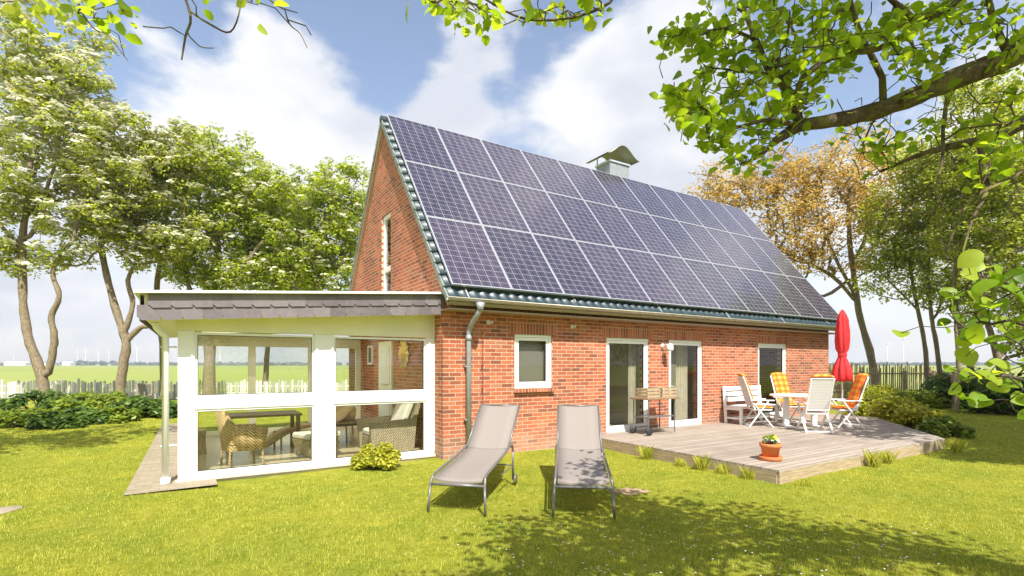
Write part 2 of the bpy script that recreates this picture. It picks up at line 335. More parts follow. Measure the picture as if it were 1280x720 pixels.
class MB:
    def __init__(s): s.v = []; s.f = []
    def add(s, vs, fs):
        b = len(s.v); s.v += [Vector(v) for v in vs]; s.f += [tuple(b+i for i in f) for f in fs]; return s
    def box(s, a, b, M_=None, bev=0):
        x0, y0, z0 = a; x1, y1, z1 = b
        if bev > 0:
            vs = []; e = bev; fs = []
            # chamfered box: three rectangles per corner
            import itertools
            idx = {}
            for sx, sy, sz in itertools.product((0, 1), repeat=3):
                X = (x0, x1)[sx]; Y = (y0, y1)[sy]; Z = (z0, z1)[sz]; dx = e if sx == 0 else -e; dy = e if sy == 0 else -e; dz = e if sz == 0 else -e
                for ax, p in (('x', (X, Y+dy, Z+dz)), ('y', (X+dx, Y, Z+dz)), ('z', (X+dx, Y+dy, Z))):
                    idx[(sx, sy, sz, ax)] = len(vs); vs.append(p)
            I = lambda *k: idx[k]
            for t in (0, 1):
                fs.append((I(t,0,0,'x'), I(t,1,0,'x'), I(t,1,1,'x'), I(t,0,1,'x'))); fs.append((I(0,t,0,'y'), I(1,t,0,'y'), I(1,t,1,'y'), I(0,t,1,'y'))); fs.append((I(0,0,t,'z'), I(1,0,t,'z'), I(1,1,t,'z'), I(0,1,t,'z')))
            for p in (0, 1):
                for q in (0, 1):
                    fs.append((I(p,q,0,'x'), I(p,q,1,'x'), I(p,q,1,'y'), I(p,q,0,'y'))); fs.append((I(p,0,q,'x'), I(p,1,q,'x'), I(p,1,q,'z'), I(p,0,q,'z'))); fs.append((I(0,p,q,'y'), I(1,p,q,'y'), I(1,p,q,'z'), I(0,p,q,'z')))
            for sx, sy, sz in itertools.product((0, 1), repeat=3): fs.append((I(sx,sy,sz,'x'), I(sx,sy,sz,'y'), I(sx,sy,sz,'z')))
        else:
            vs = [(x0,y0,z0),(x1,y0,z0),(x1,y1,z0),(x0,y1,z0),(x0,y0,z1),(x1,y0,z1),(x1,y1,z1),(x0,y1,z1)]
            fs = [(0,3,2,1),(4,5,6,7),(0,1,5,4),(1,2,6,5),(2,3,7,6),(3,0,4,7)]
        if M_ is not None: vs = [M_ @ Vector(v) for v in vs]
        return s.add(vs, fs)
    def bar(s, p, q, w, t, up=(0,0,1), bev=0):
        p = Vector(p); q = Vector(q); d = q-p; y = d.normalized(); u = Vector(up)
        x = y.cross(u)
        if x.length < 1e-3: x = y.cross(Vector((1,0,0)))
        x.normalize(); z = x.cross(y)
        m = Matrix((x, y, z)).transposed().to_4x4(); m.translation = p
        return s.box((-w/2, 0, -t/2), (w/2, d.length, t/2), m, bev)
    def tube(s, pts, r, n=8, caps=True):
        pts = [Vector(p) for p in pts]; rr = r if isinstance(r, (list, tuple)) else [r]*len(pts)
        b = len(s.v); fx = None
        for i, p in enumerate(pts):
            d = (pts[min(i+1, len(pts)-1)]-pts[max(i-1, 0)]).normalized()
            if fx is None:
                ref = Vector((0,0,1)) if abs(d.z) < .9 else Vector((1,0,0)); fx = d.cross(ref).normalized()
            else: fx = (fx-d*fx.dot(d)).normalized()
            fy = d.cross(fx)
            for k in range(n):
                a = 2*math.pi*k/n; s.v.append(p+(fx*math.cos(a)+fy*math.sin(a))*rr[i])
        for i in range(len(pts)-1):
            for k in range(n):
                a = b+i*n+k; c = b+i*n+(k+1) % n; s.f.append((a, c, c+n, a+n))
        if caps: s.f.append(tuple(b+k for k in reversed(range(n)))); s.f.append(tuple(b+(len(pts)-1)*n+k for k in range(n)))
        return s
    def lathe(s, prof, c=(0,0,0), n=24, fn=None, cap=True):
        b = len(s.v); c = Vector(c)
        for i, (r, z) in enumerate(prof):
            for k in range(n):
                a = 2*math.pi*k/n; q = r*(fn(a, i) if fn else 1); s.v.append(c+Vector((q*math.cos(a), q*math.sin(a), z)))
        for i in range(len(prof)-1):
            for k in range(n):
                a = b+i*n+k; e = b+i*n+(k+1) % n; s.f.append((a, e, e+n, a+n))
        if cap: s.f.append(tuple(b+k for k in reversed(range(n)))); s.f.append(tuple(b+(len(prof)-1)*n+k for k in range(n)))
        return s
    def prism(s, poly, a, b, fn):
        """polygon (2D) extruded between two values; fn(p, t) -> 3D"""
        n = len(poly); base = len(s.v)
        for t in (a, b): s.v += [Vector(fn(p, t)) for p in poly]
        s.f.append(tuple(base+i for i in reversed(range(n)))); s.f.append(tuple(base+n+i for i in range(n)))
        for i in range(n): j = (i+1) % n; s.f.append((base+i, base+j, base+n+j, base+n+i))
        return s
    def build(s, name, mat, parent=None, smooth=False): return obj(name, s.v, s.f, mat, parent, smooth)
def smooth_pts(pts, k=6):
    P = [Vector(p) for p in pts]; P = [P[0]]+P+[P[-1]]; out = []
    for i in range(1, len(P)-2):
        for j in range(k):
            t = j/k; a, b, c, d = P[i-1], P[i], P[i+1], P[i+2]
            out.append(.5*((2*b)+(c-a)*t+(2*a-5*b+4*c-d)*t*t+(3*b-a-3*c+d)*t**3))
    out.append(P[-2]); return out

# ================================================================== GROUND
def sheet(name, poly, z, mat, **k):
    o = obj(name, [(p[0], p[1], z) for p in poly], [tuple(range(len(poly)))], mat); return tag(o, **k)
sheet('field', [(-4000,-4000),(4000,-4000),(4000,4000),(-4000,4000)], -.09, M['field'], kind='structure')
# lawn: fine grid, gently uneven
def lawn_z(x, y): return .018*np.sin(x*.9+.4)*np.sin(y*.7+1)+.010*np.sin(x*2.3)*np.cos(y*1.9)-.012
gx_, gy_ = np.meshgrid(np.linspace(-26, 46, 145), np.linspace(-22, 30, 105))
gv = np.stack([gx_, gy_, lawn_z(gx_, gy_)], -1).reshape(-1, 3); nn = 145
ii = (np.arange(104)[:, None]*nn+np.arange(144)[None]).ravel(); gf = np.stack([ii, ii+1, ii+nn+1, ii+nn], -1)
# keep only cells on the garden side of the fences (camera depth < 27 m)
cen = gv[gf].mean(1); dep = (cen[:,0]-CX)*SN+(cen[:,1]-CY)*CS; rgt = (cen[:,0]-CX)*CS-(cen[:,1]-CY)*SN
gf = gf[dep < np.where(rgt < 0, 25.6, 25.5)]
tag(obj('lawn', gv, gf, M['lawn'], smooth=True), kind='structure')
# strip of yellow flowers beyond the picket fence
sheet('flower_strip', [tuple(cw(-60, 27.2, 0).xy), tuple(cw(5, 27.2, 0).xy), tuple(cw(5, 40, 0).xy), tuple(cw(-60, 40, 0).xy)], -.07, M['fflow'], kind='structure')
# brick path beside and in front of the sunroom
sheet('path', [(-4.68,-.14),(-3.6,-.10),(-3.6,.30),(0,.32),(0,.44),(-4.0,.44),(-4.0,9.5),(-4.68,9.5)], .016, M['pave'], kind='structure')
# ================================================================== HOUSE
house = empty('brick_house', (0,0,0), label='long red brick house with steep roof covered in solar panels', cat='house')
HL = 13.7; HW = 6.74; EV = 2.92; RZ = 7.60; RY = 3.37
SL = (RZ-2.95)/(RY+.35)            # roof slope
def roof_z(y): return 2.95+(y+.35)*SL if y <= RY else 2.95+(2*RY-y+.35)*SL
def wall_grid(mb, x0, x1, z0, z1, ops, th, place):
    xs = sorted({x0, x1, *[o[0] for o in ops], *[o[1] for o in ops]}); zs = sorted({z0, z1, *[o[2] for o in ops], *[o[3] for o in ops]})
    for i in range(len(xs)-1):
        for j in range(len(zs)-1):
            cx, cz = (xs[i]+xs[i+1])/2, (zs[j]+zs[j+1])/2
            if any(o[0] < cx < o[1] and o[2] < cz < o[3] for o in ops): continue
            for t in (0, th):
                q = [place(xs[i], zs[j], t), place(xs[i+1], zs[j], t), place(xs[i+1], zs[j+1], t), place(xs[i], zs[j+1], t)]
                mb.add(q if t == 0 else q[::-1], [(0,1,2,3)])
    for a, b, c, d in ops:
        for p, q in (((a,c),(b,c)),((b,c),(b,d)),((b,d),(a,d)),((a,d),(a,c))):
            mb.add([place(*p, 0), place(*p, th), place(*q, th), place(*q, 0)], [(0,1,2,3)])
OPS = [(1.555,2.49,1.27,2.37),(4.01,5.37,.2,2.37),(6.07,7.35,.2,2.37),(9.80,11.25,.2,2.37)]
mb = MB(); wall_grid(mb, 0, HL, -.1, EV, OPS, .30, lambda x, z, t: (x, t, z)); mb.build('front_wall', M['brick_x'], house)
# soldier courses over the openings, 3 mm proud
for a, b, c, d in OPS: MB().box((a-.12, -.004, d+.0), (b+.12, .05, d+.26)).build('lintel', M['brick_sol'], house)
# gable walls with slit window
def gable(name, X, op=None, t=.30):
    mb = MB(); ys = [0, RY, HW] if not op else [0, op[0], op[1], HW]
    if not op: polys = [[(.002,-.1),(HW,-.1),(HW,roof_z(HW)-.12),(RY,RZ-.12),(.002,roof_z(0)-.12)]]
    else:
        a, b, c, d = op; z_ = lambda y: roof_z(y)-.12
        polys = [[(.002,-.1),(a,-.1),(a,z_(a)),(.002,z_(0))], [(a,-.1),(b,-.1),(b,c),(a,c)], [(a,d),(b,d),(b,z_(b)),(RY,z_(RY)),(a,z_(a))], [(b,-.1),(HW,-.1),(HW,z_(HW)),(b,z_(b))]]
    for p in polys: mb.prism(p, X, X+t, lambda q, s: (s, q[0], q[1]))
    return mb.build(name, M['brick_y'], house)
gable('gable_wall', 0.0, (2.95, 3.62, 3.05, 5.36)); gable('gable_wall', HL-.302)
mb = MB(); wall_grid(mb, .31, HL-.31, -.1, EV, [(.8,2.6,.9,2.3),(3.6,5.5,.9,2.3),(6.1,8.3,.3,2.3),(9.2,12.6,.6,2.3)], .28, lambda x, z, t: (x, HW-.002-t, z)); mb.build('rear_wall', M['brick_x'], house)  # unseen window openings added here to bring skylight into the rooms
# interior shell
MB().box((.31,.31,.15),(HL-.31,HW-.31,.19)).build('floor', M['floor'], house)
MB().box((.31,.31,2.62),(HL-.31,HW-.31,2.68)).build('ceiling', M['plaster'], house)
mb = MB()
for X in (3.3, 5.72, 8.6): mb.box((X, .32, .19), (X+.1, HW-.32, 2.62))
mb.box((3.4, 3.6, .19), (4.9, 3.7, 2.62)); mb.box((5.82, 4.2, .19), (7.6, 4.3, 2.62)); mb.box((.31, 2.4, .19), (2.3, 2.5, 2.62))
mb.build('inner_wall', M['plaster'], house)
# roof: wavy tile courses
def tiles(side):
    period = .215; x0, x1 = -.075, HL+.10; nc = 19
    S = math.hypot(RY+.40, (RY+.40)*SL); dy = (RY+.40)/nc
    nx = int((x1-x0)/period*6)+1; xs = np.linspace(x0, x1, nx); wv = .5+.5*np.sin(xs/period*2*math.pi)
    V = []; Fc = []; base = 0; nrm = Vector((0, -SL, 1)).normalized()
    for c in range(nc):
        for e, lift in ((0, .045), (1, .0)):
            y = -.40+dy*(c+e+(.12 if e else 0)); y = min(y, RY); z = 2.95+(y+.35)*SL
            for x, wq in zip(xs, wv):
                h = lift+.04*wq; p = Vector((x, y+nrm.y*h, z+nrm.z*h)); V.append((p.x, p.y if side == 0 else 2*RY-p.y, p.z))
        # butt edge
        y = -.40+dy*c; z = 2.95+(y+.35)*SL
        for x, wq in zip(xs, wv): h = .04*wq-.012; V.append((x, (y+nrm.y*h) if side == 0 else 2*RY-(y+nrm.y*h), z+nrm.z*h))
        for i in range(nx-1):
            a = base+i; Fc.append((a, a+1, a+nx+1, a+nx)); Fc.append((a+2*nx, a+2*nx+1, a+1, a))
        base += 3*nx
    return obj('roof_tiles', np.array(V), np.array(Fc), M['tile'], house, smooth=False)
tiles(0); tiles(1)
# roof deck underneath
mb = MB(); prof = [(-.36, 2.90),(RY, RZ-.05),(2*RY+.36, 2.90),(2*RY+.36, 2.82),(RY, RZ-.14),(-.36, 2.82)]
mb.prism(prof, -.06, HL+.06, lambda q, s: (s, q[0], q[1])); mb.build('roof', M['fwood'], house)
# verge tiles: an overlapping box per course along the gable edges, barge board below
def vergetiles(X0, X1):
    mb = MB(); nc = 19; dy = (RY+.40)/nc; nrm = Vector((0, -SL, 1)).normalized(); tg = Vector((0, 1, SL)).normalized(); st = math.hypot(dy, dy*SL)
    for sd_ in (0, 1):
        for c in range(nc):
            y = -.40+dy*c; p = Vector((0, y, 2.95+(y+.35)*SL))
            q = [p-nrm*.05+tg*.0, p+nrm*.055, p+nrm*.03+tg*(st*.93), p-nrm*.05+tg*(st*.97)]
            if sd_: q = [Vector((0, 2*RY-v.y, v.z)) for v in q]
            mb.prism([(v.y, v.z) for v in q], X0, X1, lambda v, s: (s, v[0], v[1]))
    return mb
vergetiles(-.105, -.077).build('verge_tiles', simple('verge_tile_pale', (.20,.23,.20), .45, var=.35, scale=5), house); vergetiles(HL+.102, HL+.13).build('verge_tiles', M['tile'], house)
mb = MB()
for s_ in (-1, 1):
    for yy in (0,):
        pts = [(-.36, 2.80),(RY, RZ-.16),(RY, RZ-.06),(-.36, 2.90)]
        if s_ > 0: pts = [(2*RY-a, b) for a, b in pts]
        mb.prism(pts, -.0755, -.0605, lambda q, s: (s, q[0], q[1]))
mb.build('barge_board', simple('barge_wood', (.46,.30,.17), .7), house)
MB().tube([(-.11, RY, RZ+.03), (HL+.13, RY, RZ+.03)], .085, 10).build('ridge_tiles', M['tile'], house, True)
# gutter (half round) + fascia
mb = MB(); n = 8; gy0 = -.455; gz = 2.935; r = .052
for X in (-.15, HL+.15):
    pass
vs = []; fs = []
for X in (-.12, HL+.15):
    for k in range(n+1): a = math.pi+math.pi*k/n; vs.append((X, gy0+r*math.cos(a), gz+r*math.sin(a)))
    for k in range(n+1): a = math.pi+math.pi*k/n; vs.append((X, gy0+(r-.006)*math.cos(a), gz+.0+(r-.006)*math.sin(a)))
q = 2*(n+1)
for k in range(n): fs.append((k, k+1, k+1+q, k+q)); fs.append((n+1+k, n+2+k, n+2+k+q, n+1+k+q))
fs += [(0, n+1, n+1+q, q), (n, 2*n+1, 2*n+1+q, n+q), tuple(range(n+1)), tuple(q+i for i in range(n+1))]
mb.add(vs, fs).tube([(-.12, gy0-r, gz+.004), (HL+.15, gy0-r, gz+.004)], .010, 6)
M['gutter'] = simple('gutter_zinc', (.58,.54,.44), .4, .35, var=.15)
mb.build('gutter', M['gutter'], house, True)
# galvanised snow/tile clips along the verge seen as pale tabs
MB().box((-.05, -.385, 2.84), (HL+.06, -.363, 2.885)).build('eaves_board', simple('eaves_paint', (.40,.33,.25), .6), house)
MB().box((-.058, -.36, 2.74), (HL+.058, -.002, 2.765)).build('soffit', simple('soffit_paint', (.32,.24,.17), .7), house)
dp = MB().tube(smooth_pts([(.52,-.47,2.88),(.52,-.46,2.76),(.50,-.40,2.66),(.48,-.20,2.50),(.48,-.10,2.38),(.48,-.09,2.2)], 5)+[Vector((.48,-.09,.02))], .048, 12).lathe([(.055,0),(.06,.05),(.055,.1)], (.48,-.09,2.2), 12).lathe([(.045,0),(.09,.16)], (.52,-.47,2.72), 12)
for z in (.7, 1.7): dp.box((.42,-.10,z),(.54,0,z+.03))
dp.build('drainpipe', M['zinc'], house, True)
# lightning conductor wire with insulators
mb = MB().tube([(.80,-.06,2.40),(.80,-.06,.05)], .006, 5)
for z in (2.36, 1.75, 1.3, .7): mb.tube([(.80,0,z),(.80,-.07,z)], .008, 6).lathe([(.012,0),(.024,.015),(.012,.03)], (.80,-.06,z-.015), 8)
mb.build('lightning_conductor', M['rust'], house)
for X in (.95, 3.02):
    p = MB().lathe([(.0,0),(.045,0),(.045,.02),(.03,.03)], (0,0,0), 16, cap=False); p.v = [Vector((X+v.x, -v.z-.002, 2.58+v.y)) for v in p.v]; v_ = p.build('wall_vent', M['white'], house)
    MB().box((X+.06,-.012,2.56),(X+.10,-.001,2.60)).build('vent_plate', M['white'], v_)
# windows and doors
def frame_rect(mb, x0, x1, z0, z1, w_, y0, y1, wb=None):
    wb = wb or w_
    mb.box((x0,y0,z0),(x0+w_,y1,z1)); mb.box((x1-w_,y0,z0),(x1,y1,z1)); mb.box((x0+w_,y0,z1-w_),(x1-w_,y1,z1)); mb.box((x0+w_,y0,z0),(x1-w_,y1,z0+wb))
def win(a, b, c, d, kind):
    mb = MB(); frame_rect(mb, a+.002, b-.002, c+.002, d-.002, .055, .03, .12); f = mb.build('door' if kind != 'window' else 'window', M['white'], house)
    mb = MB(); frame_rect(mb, a+.062, b-.062, c+.062, d-.062, .065, .045, .105, .09 if kind != 'window' else .07); mb.build('frame', M['white'], f)
    g_ = MB(); frame_rect(g_, a+.127, b-.127, c+(.152 if kind != 'window' else .132), d-.127, .008, .055, .09); g_.build('gasket', M['black'], f)
    MB().box((a+.127, .07, c+.127), (b-.127, .078, d-.127)).build('glass', M['glass'], f)
    if kind == 'window': MB().box((a-.02,-.075,c-.075),(b+.02,.03,c-.004)).build('sill', M['brick_sol'], f)
    elif kind == 'door': MB().box((a+.085,.0,1.2),(a+.105,.044,1.24)).box((a+.085,-.02,1.21),(a+.20,0,1.23)).build('handle', M['alu'], f)
    return f
win(*OPS[0], 'window'); win(*OPS[1], 'plain'); win(*OPS[2], 'door'); win(*OPS[3], 'plain')
MB().box((1.60,.16,1.3),(2.46,.175,2.35)).build('blind', M['blind'], house)
# gable slit window
mb = MB(); Y0, Y1, Z0, Z1 = 2.96, 3.61, 3.06, 5.35
for a, b in (((.04,Y0,Z0),(.11,Y0+.09,Z1)),((.04,Y1-.09,Z0),(.11,Y1,Z1)),((.04,Y0+.09,Z1-.09),(.11,Y1-.09,Z1)),((.04,Y0+.09,3.98),(.11,Y1-.09,4.1))): mb.box(a, b)
gwf = mb.build('window', M['white'], house); MB().box((.07,Y0+.09,Z0),(.078,Y1-.09,3.98)).box((.07,Y0+.09,4.1),(.078,Y1-.09,Z1-.09)).build('glass', M['glass'], gwf); MB().box((.28,Y0,Z0),(.29,Y1,Z1)).build('blind', M['blind'], gwf)
# curtains inside door 2 and the right window
def curtain(x0, x1, y, z0, z1, nm='curtain'):
    n = 40; vs = []; 
    for k in range(n+1):
        t = k/n; X = x0+(x1-x0)*t; Y = y+.03*math.sin(t*34)+.01*math.sin(t*90); vs += [(X, Y, z0), (X, Y, z1)]
    return obj(nm, vs, [(2*k, 2*k+2, 2*k+3, 2*k+1) for k in range(n)], M['curtain'], house, True)
curtain(6.75, 7.3, .42, .22, 2.5); curtain(5.1, 5.35, .42, .22, 2.5)
MB().box((6.1,.36,.95),(6.75,.372,2.4)).build('blind', M['blind'], house)
# solar panels: 3 rows x 11 columns on rails, each a part with its frame
nrm = Vector((0, -SL, 1)).normalized(); tg = Vector((0, 1, SL)).normalized(); xax = Vector((1,0,0))
rot = Matrix((xax, tg, nrm)).transposed().to_4x4()
p0 = Vector((.02, -.23, 2.95+(.12)*SL))+nrm*.15
cm = MB().add([(.02,.02,0),(PW-.02,.02,0),(PW-.02,PH-.02,0),(.02,PH-.02,0)], [(0,1,2,3)])
fm = MB(); fm.box((0,0,-.035),(.018,PH,.006)); fm.box((PW-.018,0,-.035),(PW,PH,.006)); fm.box((.018,0,-.035),(PW-.018,.018,.006)); fm.box((.018,PH-.018,-.035),(PW-.018,PH,.006))
first = None
for rw in range(3):
    for cl in range(11):
        if first is None:
            first = cm.build('solar_panel', M['cells'], house); fm.build('frame', M['alu'], first); o = first
        else: o = copy_tree(first, house)
        o.matrix_local = Matrix.Translation(p0+xax*(cl*(PW+.012))+tg*(rw*(PH+.014))) @ rot
mb = MB()
for rw in range(3):
    for t in (.4, 1.5):
        a = p0+tg*(rw*(PH+.014)+t)-nrm*.06; mb.bar(a, a+xax*(11*(PW+.012)-.02), .04, .04, nrm)
for cl in range(0, 12, 2):
    a = p0+xax*(cl*(PW+.012)+.3)-nrm*.10-tg*.22; mb.bar(a, a+tg*.5, .03, .02, nrm)
mb.build('mounting_rail', M['alu'], house)
# chimney
chx, chy = 7.75, 3.78
ch = MB().box((chx-.42,chy-.32,6.8),(chx+.42,chy+.32,8.22)).build('chimney', M['zinc'], house)
MB().box((chx-.46,chy-.36,8.222),(chx+.46,chy+.36,8.29), bev=.01).build('coping', M['alu'], ch)
mb = MB(); nseg = 24; W2 = .62
cv = []
for j, Y in enumerate((chy-.52, chy+.52)):
    for k in range(nseg+1):
        t = -1+2*k/nseg; X = chx+t*W2*1.12; Z = 8.50+.20*math.cos(t*math.pi)*.9+.06-(.10 if abs(t) > .93 else 0)*0
        cv.append((X, Y, Z))
top = [(x, y, z+.02) for x, y, z in cv]; ncv = len(cv)
fs = []
for k in range(nseg): fs += [(k, k+1, nseg+2+k, nseg+1+k), (ncv+k, ncv+nseg+1+k, ncv+nseg+2+k, ncv+k+1), (k, ncv+k, ncv+k+1, k+1), (nseg+1+k, nseg+2+k, ncv+nseg+2+k, ncv+nseg+1+k)]
mb.add(cv+top, fs)
M['capm'] = simple('weathered_cap', (.30,.31,.22), .6, .3)
cap = mb.build('chimney_cap', M['capm'], ch, True)
mb = MB()
for sx in (-.4, .4):
    for sy in (-.3, .3): MB().box((chx+sx-.012, chy+sy-.012, 8.28), (chx+sx+.012, chy+sy+.012, 8.56)).build('cap_stay', M['zinc'], ch)


# ================================================================== SUNROOM
sun_r = empty('sunroom', (0,0,0), label='white framed glass sunroom with slate edged flat roof against the gable', cat='sunroom')
SY0, SY1, SX0 = .40, 5.6, -4.09
MB().box((SX0+.02,SY0+.02,-.08),(-.005,SY1,.065)).build('floor', M['floor'], sun_r)
mb = MB().box((SX0,SY0,-.05),(-.002,SY0+.12,.10)); mb.build('sill', M['white'], sun_r)
MB().box((SX0-.03,SY0-.06,-.05),(-.0,SY0-.003,.045)).build('plinth', simple('plinth_concrete', (.55,.50,.42), .9, bump=.3), sun_r)
for (a, b) in ((4.09, 3.88), (2.17, 1.86), (.17, .002)):
    MB().box((-a, SY0-.01, .101), (-b, SY0+.13, 2.26)).build('post', M['white'], sun_r)
for (a, b) in ((3.878, 2.172), (1.858, .172)):
    mb = MB().box((-a, SY0, 1.08), (-b, SY0+.11, 1.25)); mb.build('rail', M['white'], sun_r)
    f = MB()
    for z0, z1 in ((.102, 1.078), (1.252, 2.24)):
        frame_rect(f, -a, -b, z0, z1, .035, SY0+.02, SY0+.08)
    f = f.build('window', M['white'], sun_r)
    for z0, z1 in ((.137, 1.043), (1.287, 2.205)):
        g_ = MB(); frame_rect(g_, -a+.035, -b-.035, z0, z1, .009, SY0+.03, SY0+.06); g_.build('gasket', M['black'], f)
        MB().box((-a+.035, SY0+.045, z0), (-b-.035, SY0+.053, z1)).build('glass', M['glass_s'], f)
for X in (-3.6,-2.45,-1.6,-.45): MB().tube([(X,SY0-.001,1.165),(X,SY0-.006,1.165)], .011, 8).build('screw_cap', M['zinc'], sun_r)
# header that rises to the house with the roof
rz_b = lambda X: 2.68+(X)*(.32/4.55)      # underside of fascia at X (X negative)
MB().prism([(SX0-.02, 2.262),(0,2.262),(0,rz_b(0)+.05),(SX0-.02,rz_b(SX0)+.05)], SY0-.012, SY0+.14, lambda q, s: (q[0], s, q[1])).build('header', M['cream'], sun_r)
# rear and left glazed walls
mb = MB()
for X in (-4.09, -2.75, -1.35, -.12): mb.box((X,SY1-.12,.065),(X+.16,SY1,2.45))
mb.box((SX0,SY1-.10,2.2),(-.0,SY1-.02,2.45)); mb.box((SX0,SY1-.10,.065),(0,SY1-.02,.16)); mb.build('rear_frame', M['cream'], sun_r)
MB().box((SX0,SY1-.06,.16),(-.0,SY1-.052,2.2)).build('glass', M['glass_s'], sun_r)
mb = MB()
for Y in (1.9, 3.4, 4.6): mb.box((SX0,Y,.065),(SX0+.10,Y+.09,2.3))
mb.box((SX0,SY0+.14,2.15),(SX0+.1,SY1-.13,2.4)); mb.box((SX0,SY0+.14,.07),(SX0+.1,SY1-.13,.16)); mb.box((SX0+.01,SY0+.14,1.1),(SX0+.09,SY1-.13,1.18)); mb.build('side_frame', M['white'], sun_r)
MB().box((SX0+.04,SY0+.14,.16),(SX0+.048,SY1-.13,1.1)).box((SX0+.04,SY0+.14,1.18),(SX0+.048,SY1-.13,2.15)).build('glass', M['glass_s'], sun_r)
# roof slab tilted down to the left
RX0 = -4.55
RLX = [(-3.75,-2.25),(-1.95,-.45)]; RLY = (1.3, 4.7)
def rslab(x0, x1, y0, y1, a, b, mb): return mb.prism([(x0, rz_b(x0)+a),(x1,rz_b(x1)+a),(x1,rz_b(x1)+b),(x0,rz_b(x0)+b)], y0, y1, lambda q, s: (q[0], s, q[1]))
mb = MB(); rslab(RX0+.08,-.001,.05,RLY[0],.02,.36,mb); rslab(RX0+.08,-.001,RLY[1],SY1+.35,.02,.36,mb)
for a, b in ((RX0+.08,RLX[0][0]),(RLX[0][1],RLX[1][0]),(RLX[1][1],-.001)): rslab(a,b,RLY[0]+.001,RLY[1]-.001,.02,.36,mb)
mb.build('roof', M['cream'], sun_r)
for a, b in RLX: rslab(a+.001,b-.001,RLY[0]+.002,RLY[1]-.002,.30,.32,MB()).build('added_roof_light', M['opal'], sun_r)  # invented roof lights, added with their openings to brighten the sunroom inside
mb = MB(); rslab(RX0-.03,-.001,-.10,.06,.365,.40,mb); rslab(RX0-.03,-.001,SY1+.2,SY1+.40,.365,.40,mb); rslab(RX0-.03,RX0+.14,.061,SY1+.199,.365,.40,mb); mb.build('roof_edge_strip', M['white'], sun_r)
# slates on front and left fascias
mb = MB(); nS = 18; wS = 4.58/nS
def slate(mb, org, ux, uz, un, w_, h_):
    o = org+un*random.uniform(.0, .004)
    pts = [(0,h_),(w_+.01,h_),(w_+.01,0),(.055,0),(0,.05)]
    tilt = -.035
    v1 = [o+ux*a+uz*b+un*(.012+(1-b/h_)*.022) for a, b in pts]; v2 = [p-un*.008 for p in v1]; n = len(pts)
    mb.add(v1+v2, [tuple(range(n)), tuple(reversed(range(n, 2*n)))]+[(i, n+i, n+(i+1) % n, (i+1) % n) for i in range(n)])
slope = Vector((4.55,0,.32)).normalized(); upf = Vector((0,-.10,1)).normalized()
for row in (1, 0):
    for k in range(-1, nS+1):
        x = k*wS+(.5*wS if row else 0)
        if x < -.02 or x > 4.55-wS*.9: 
            if x < -.02: continue
            ww = 4.55-x
            if ww < .05: continue
        else: ww = wS
        o = Vector((RX0, .03-(.02 if row else 0), rz_b(RX0)+.00+row*.17))+slope*x
        slate(mb, o, slope, upf, Vector((0,-1,-.1)).normalized(), ww, .20 if row else .21)
for row in (1, 0):
    for k in range(23):
        Y = .03+k*.255+(.12 if row else 0); o = Vector((RX0+.06, Y, rz_b(RX0)+row*.17)); slate(mb, o, Vector((0,1,0)), Vector((-.10,0,1)).normalized(), Vector((-1,0,-.1)).normalized(), .255, .20)
mb.build('slate_cladding', M['slate'], sun_r)
# white downpipe at the left corner
MB().tube(smooth_pts([(-4.36,.30,2.36),(-4.34,.32,2.28),(-4.24,.36,2.16)],4)+[Vector((-4.24,.36,.05))], .045, 12).box((-4.30,.30,.0),(-4.18,.42,.10)).box((-4.30,.36,.55),(-4.1,.42,.575)).box((-4.30,.36,2.0),(-4.1,.42,2.025)).build('drainpipe', M['white'], sun_r, True)
# inner door and panel in the gable wall (inside the sunroom)
d_ = MB().box((-.05,2.75,.07),(-.001,3.72,2.3)).build('inner_door', M['cream'], sun_r); MB().box((-.07,2.87,.2),(-.051,3.6,1.15)).box((-.07,2.87,1.3),(-.051,3.6,2.2)).build('panel', M['white'], d_); MB().tube([(-.10,2.83,1.15),(-.10,2.95,1.15)], .012, 8).build('handle', M['alu'], d_)
wf = MB(); wf.box((-.04,4.3,1.75),(-.001,4.36,2.25)); wf.box((-.04,4.64,1.75),(-.001,4.7,2.25)); wf.box((-.04,4.36,2.19),(-.001,4.64,2.25)); wf.box((-.04,4.36,1.75),(-.001,4.64,1.81)); wf = wf.build('inner_window', M['white'], sun_r); MB().box((-.02,4.36,1.81),(-.002,4.64,2.19)).build('glass', M['blind'], wf)

# sun ornament on the wall
orn = MB(); c0 = Vector((-.03, 2.0, 1.98)); n = 48; vs = []; 
for ring, (rr, dx) in enumerate(((.0,.09),(.10,.085),(.15,.05),(.17,.02),(.29,.0))):
    for k in range(n):
        a = 2*math.pi*k/n; q = rr*(1+(.22*math.cos(a*12) if ring == 4 else 0)); b_ = .012*math.cos(a*12) if ring >= 3 else 0
        vs.append((c0.x-dx-b_, c0.y+q*math.cos(a), c0.z+q*math.sin(a)))
orn.add(vs, [(i*n+k, i*n+(k+1) % n, (i+1)*n+(k+1) % n, (i+1)*n+k) for i in range(4) for k in range(n)])
tag(orn.build('wall_ornament', M['gold'], None, True), 'golden carved sun shaped ornament hanging on the inner brick wall', 'wall ornament')

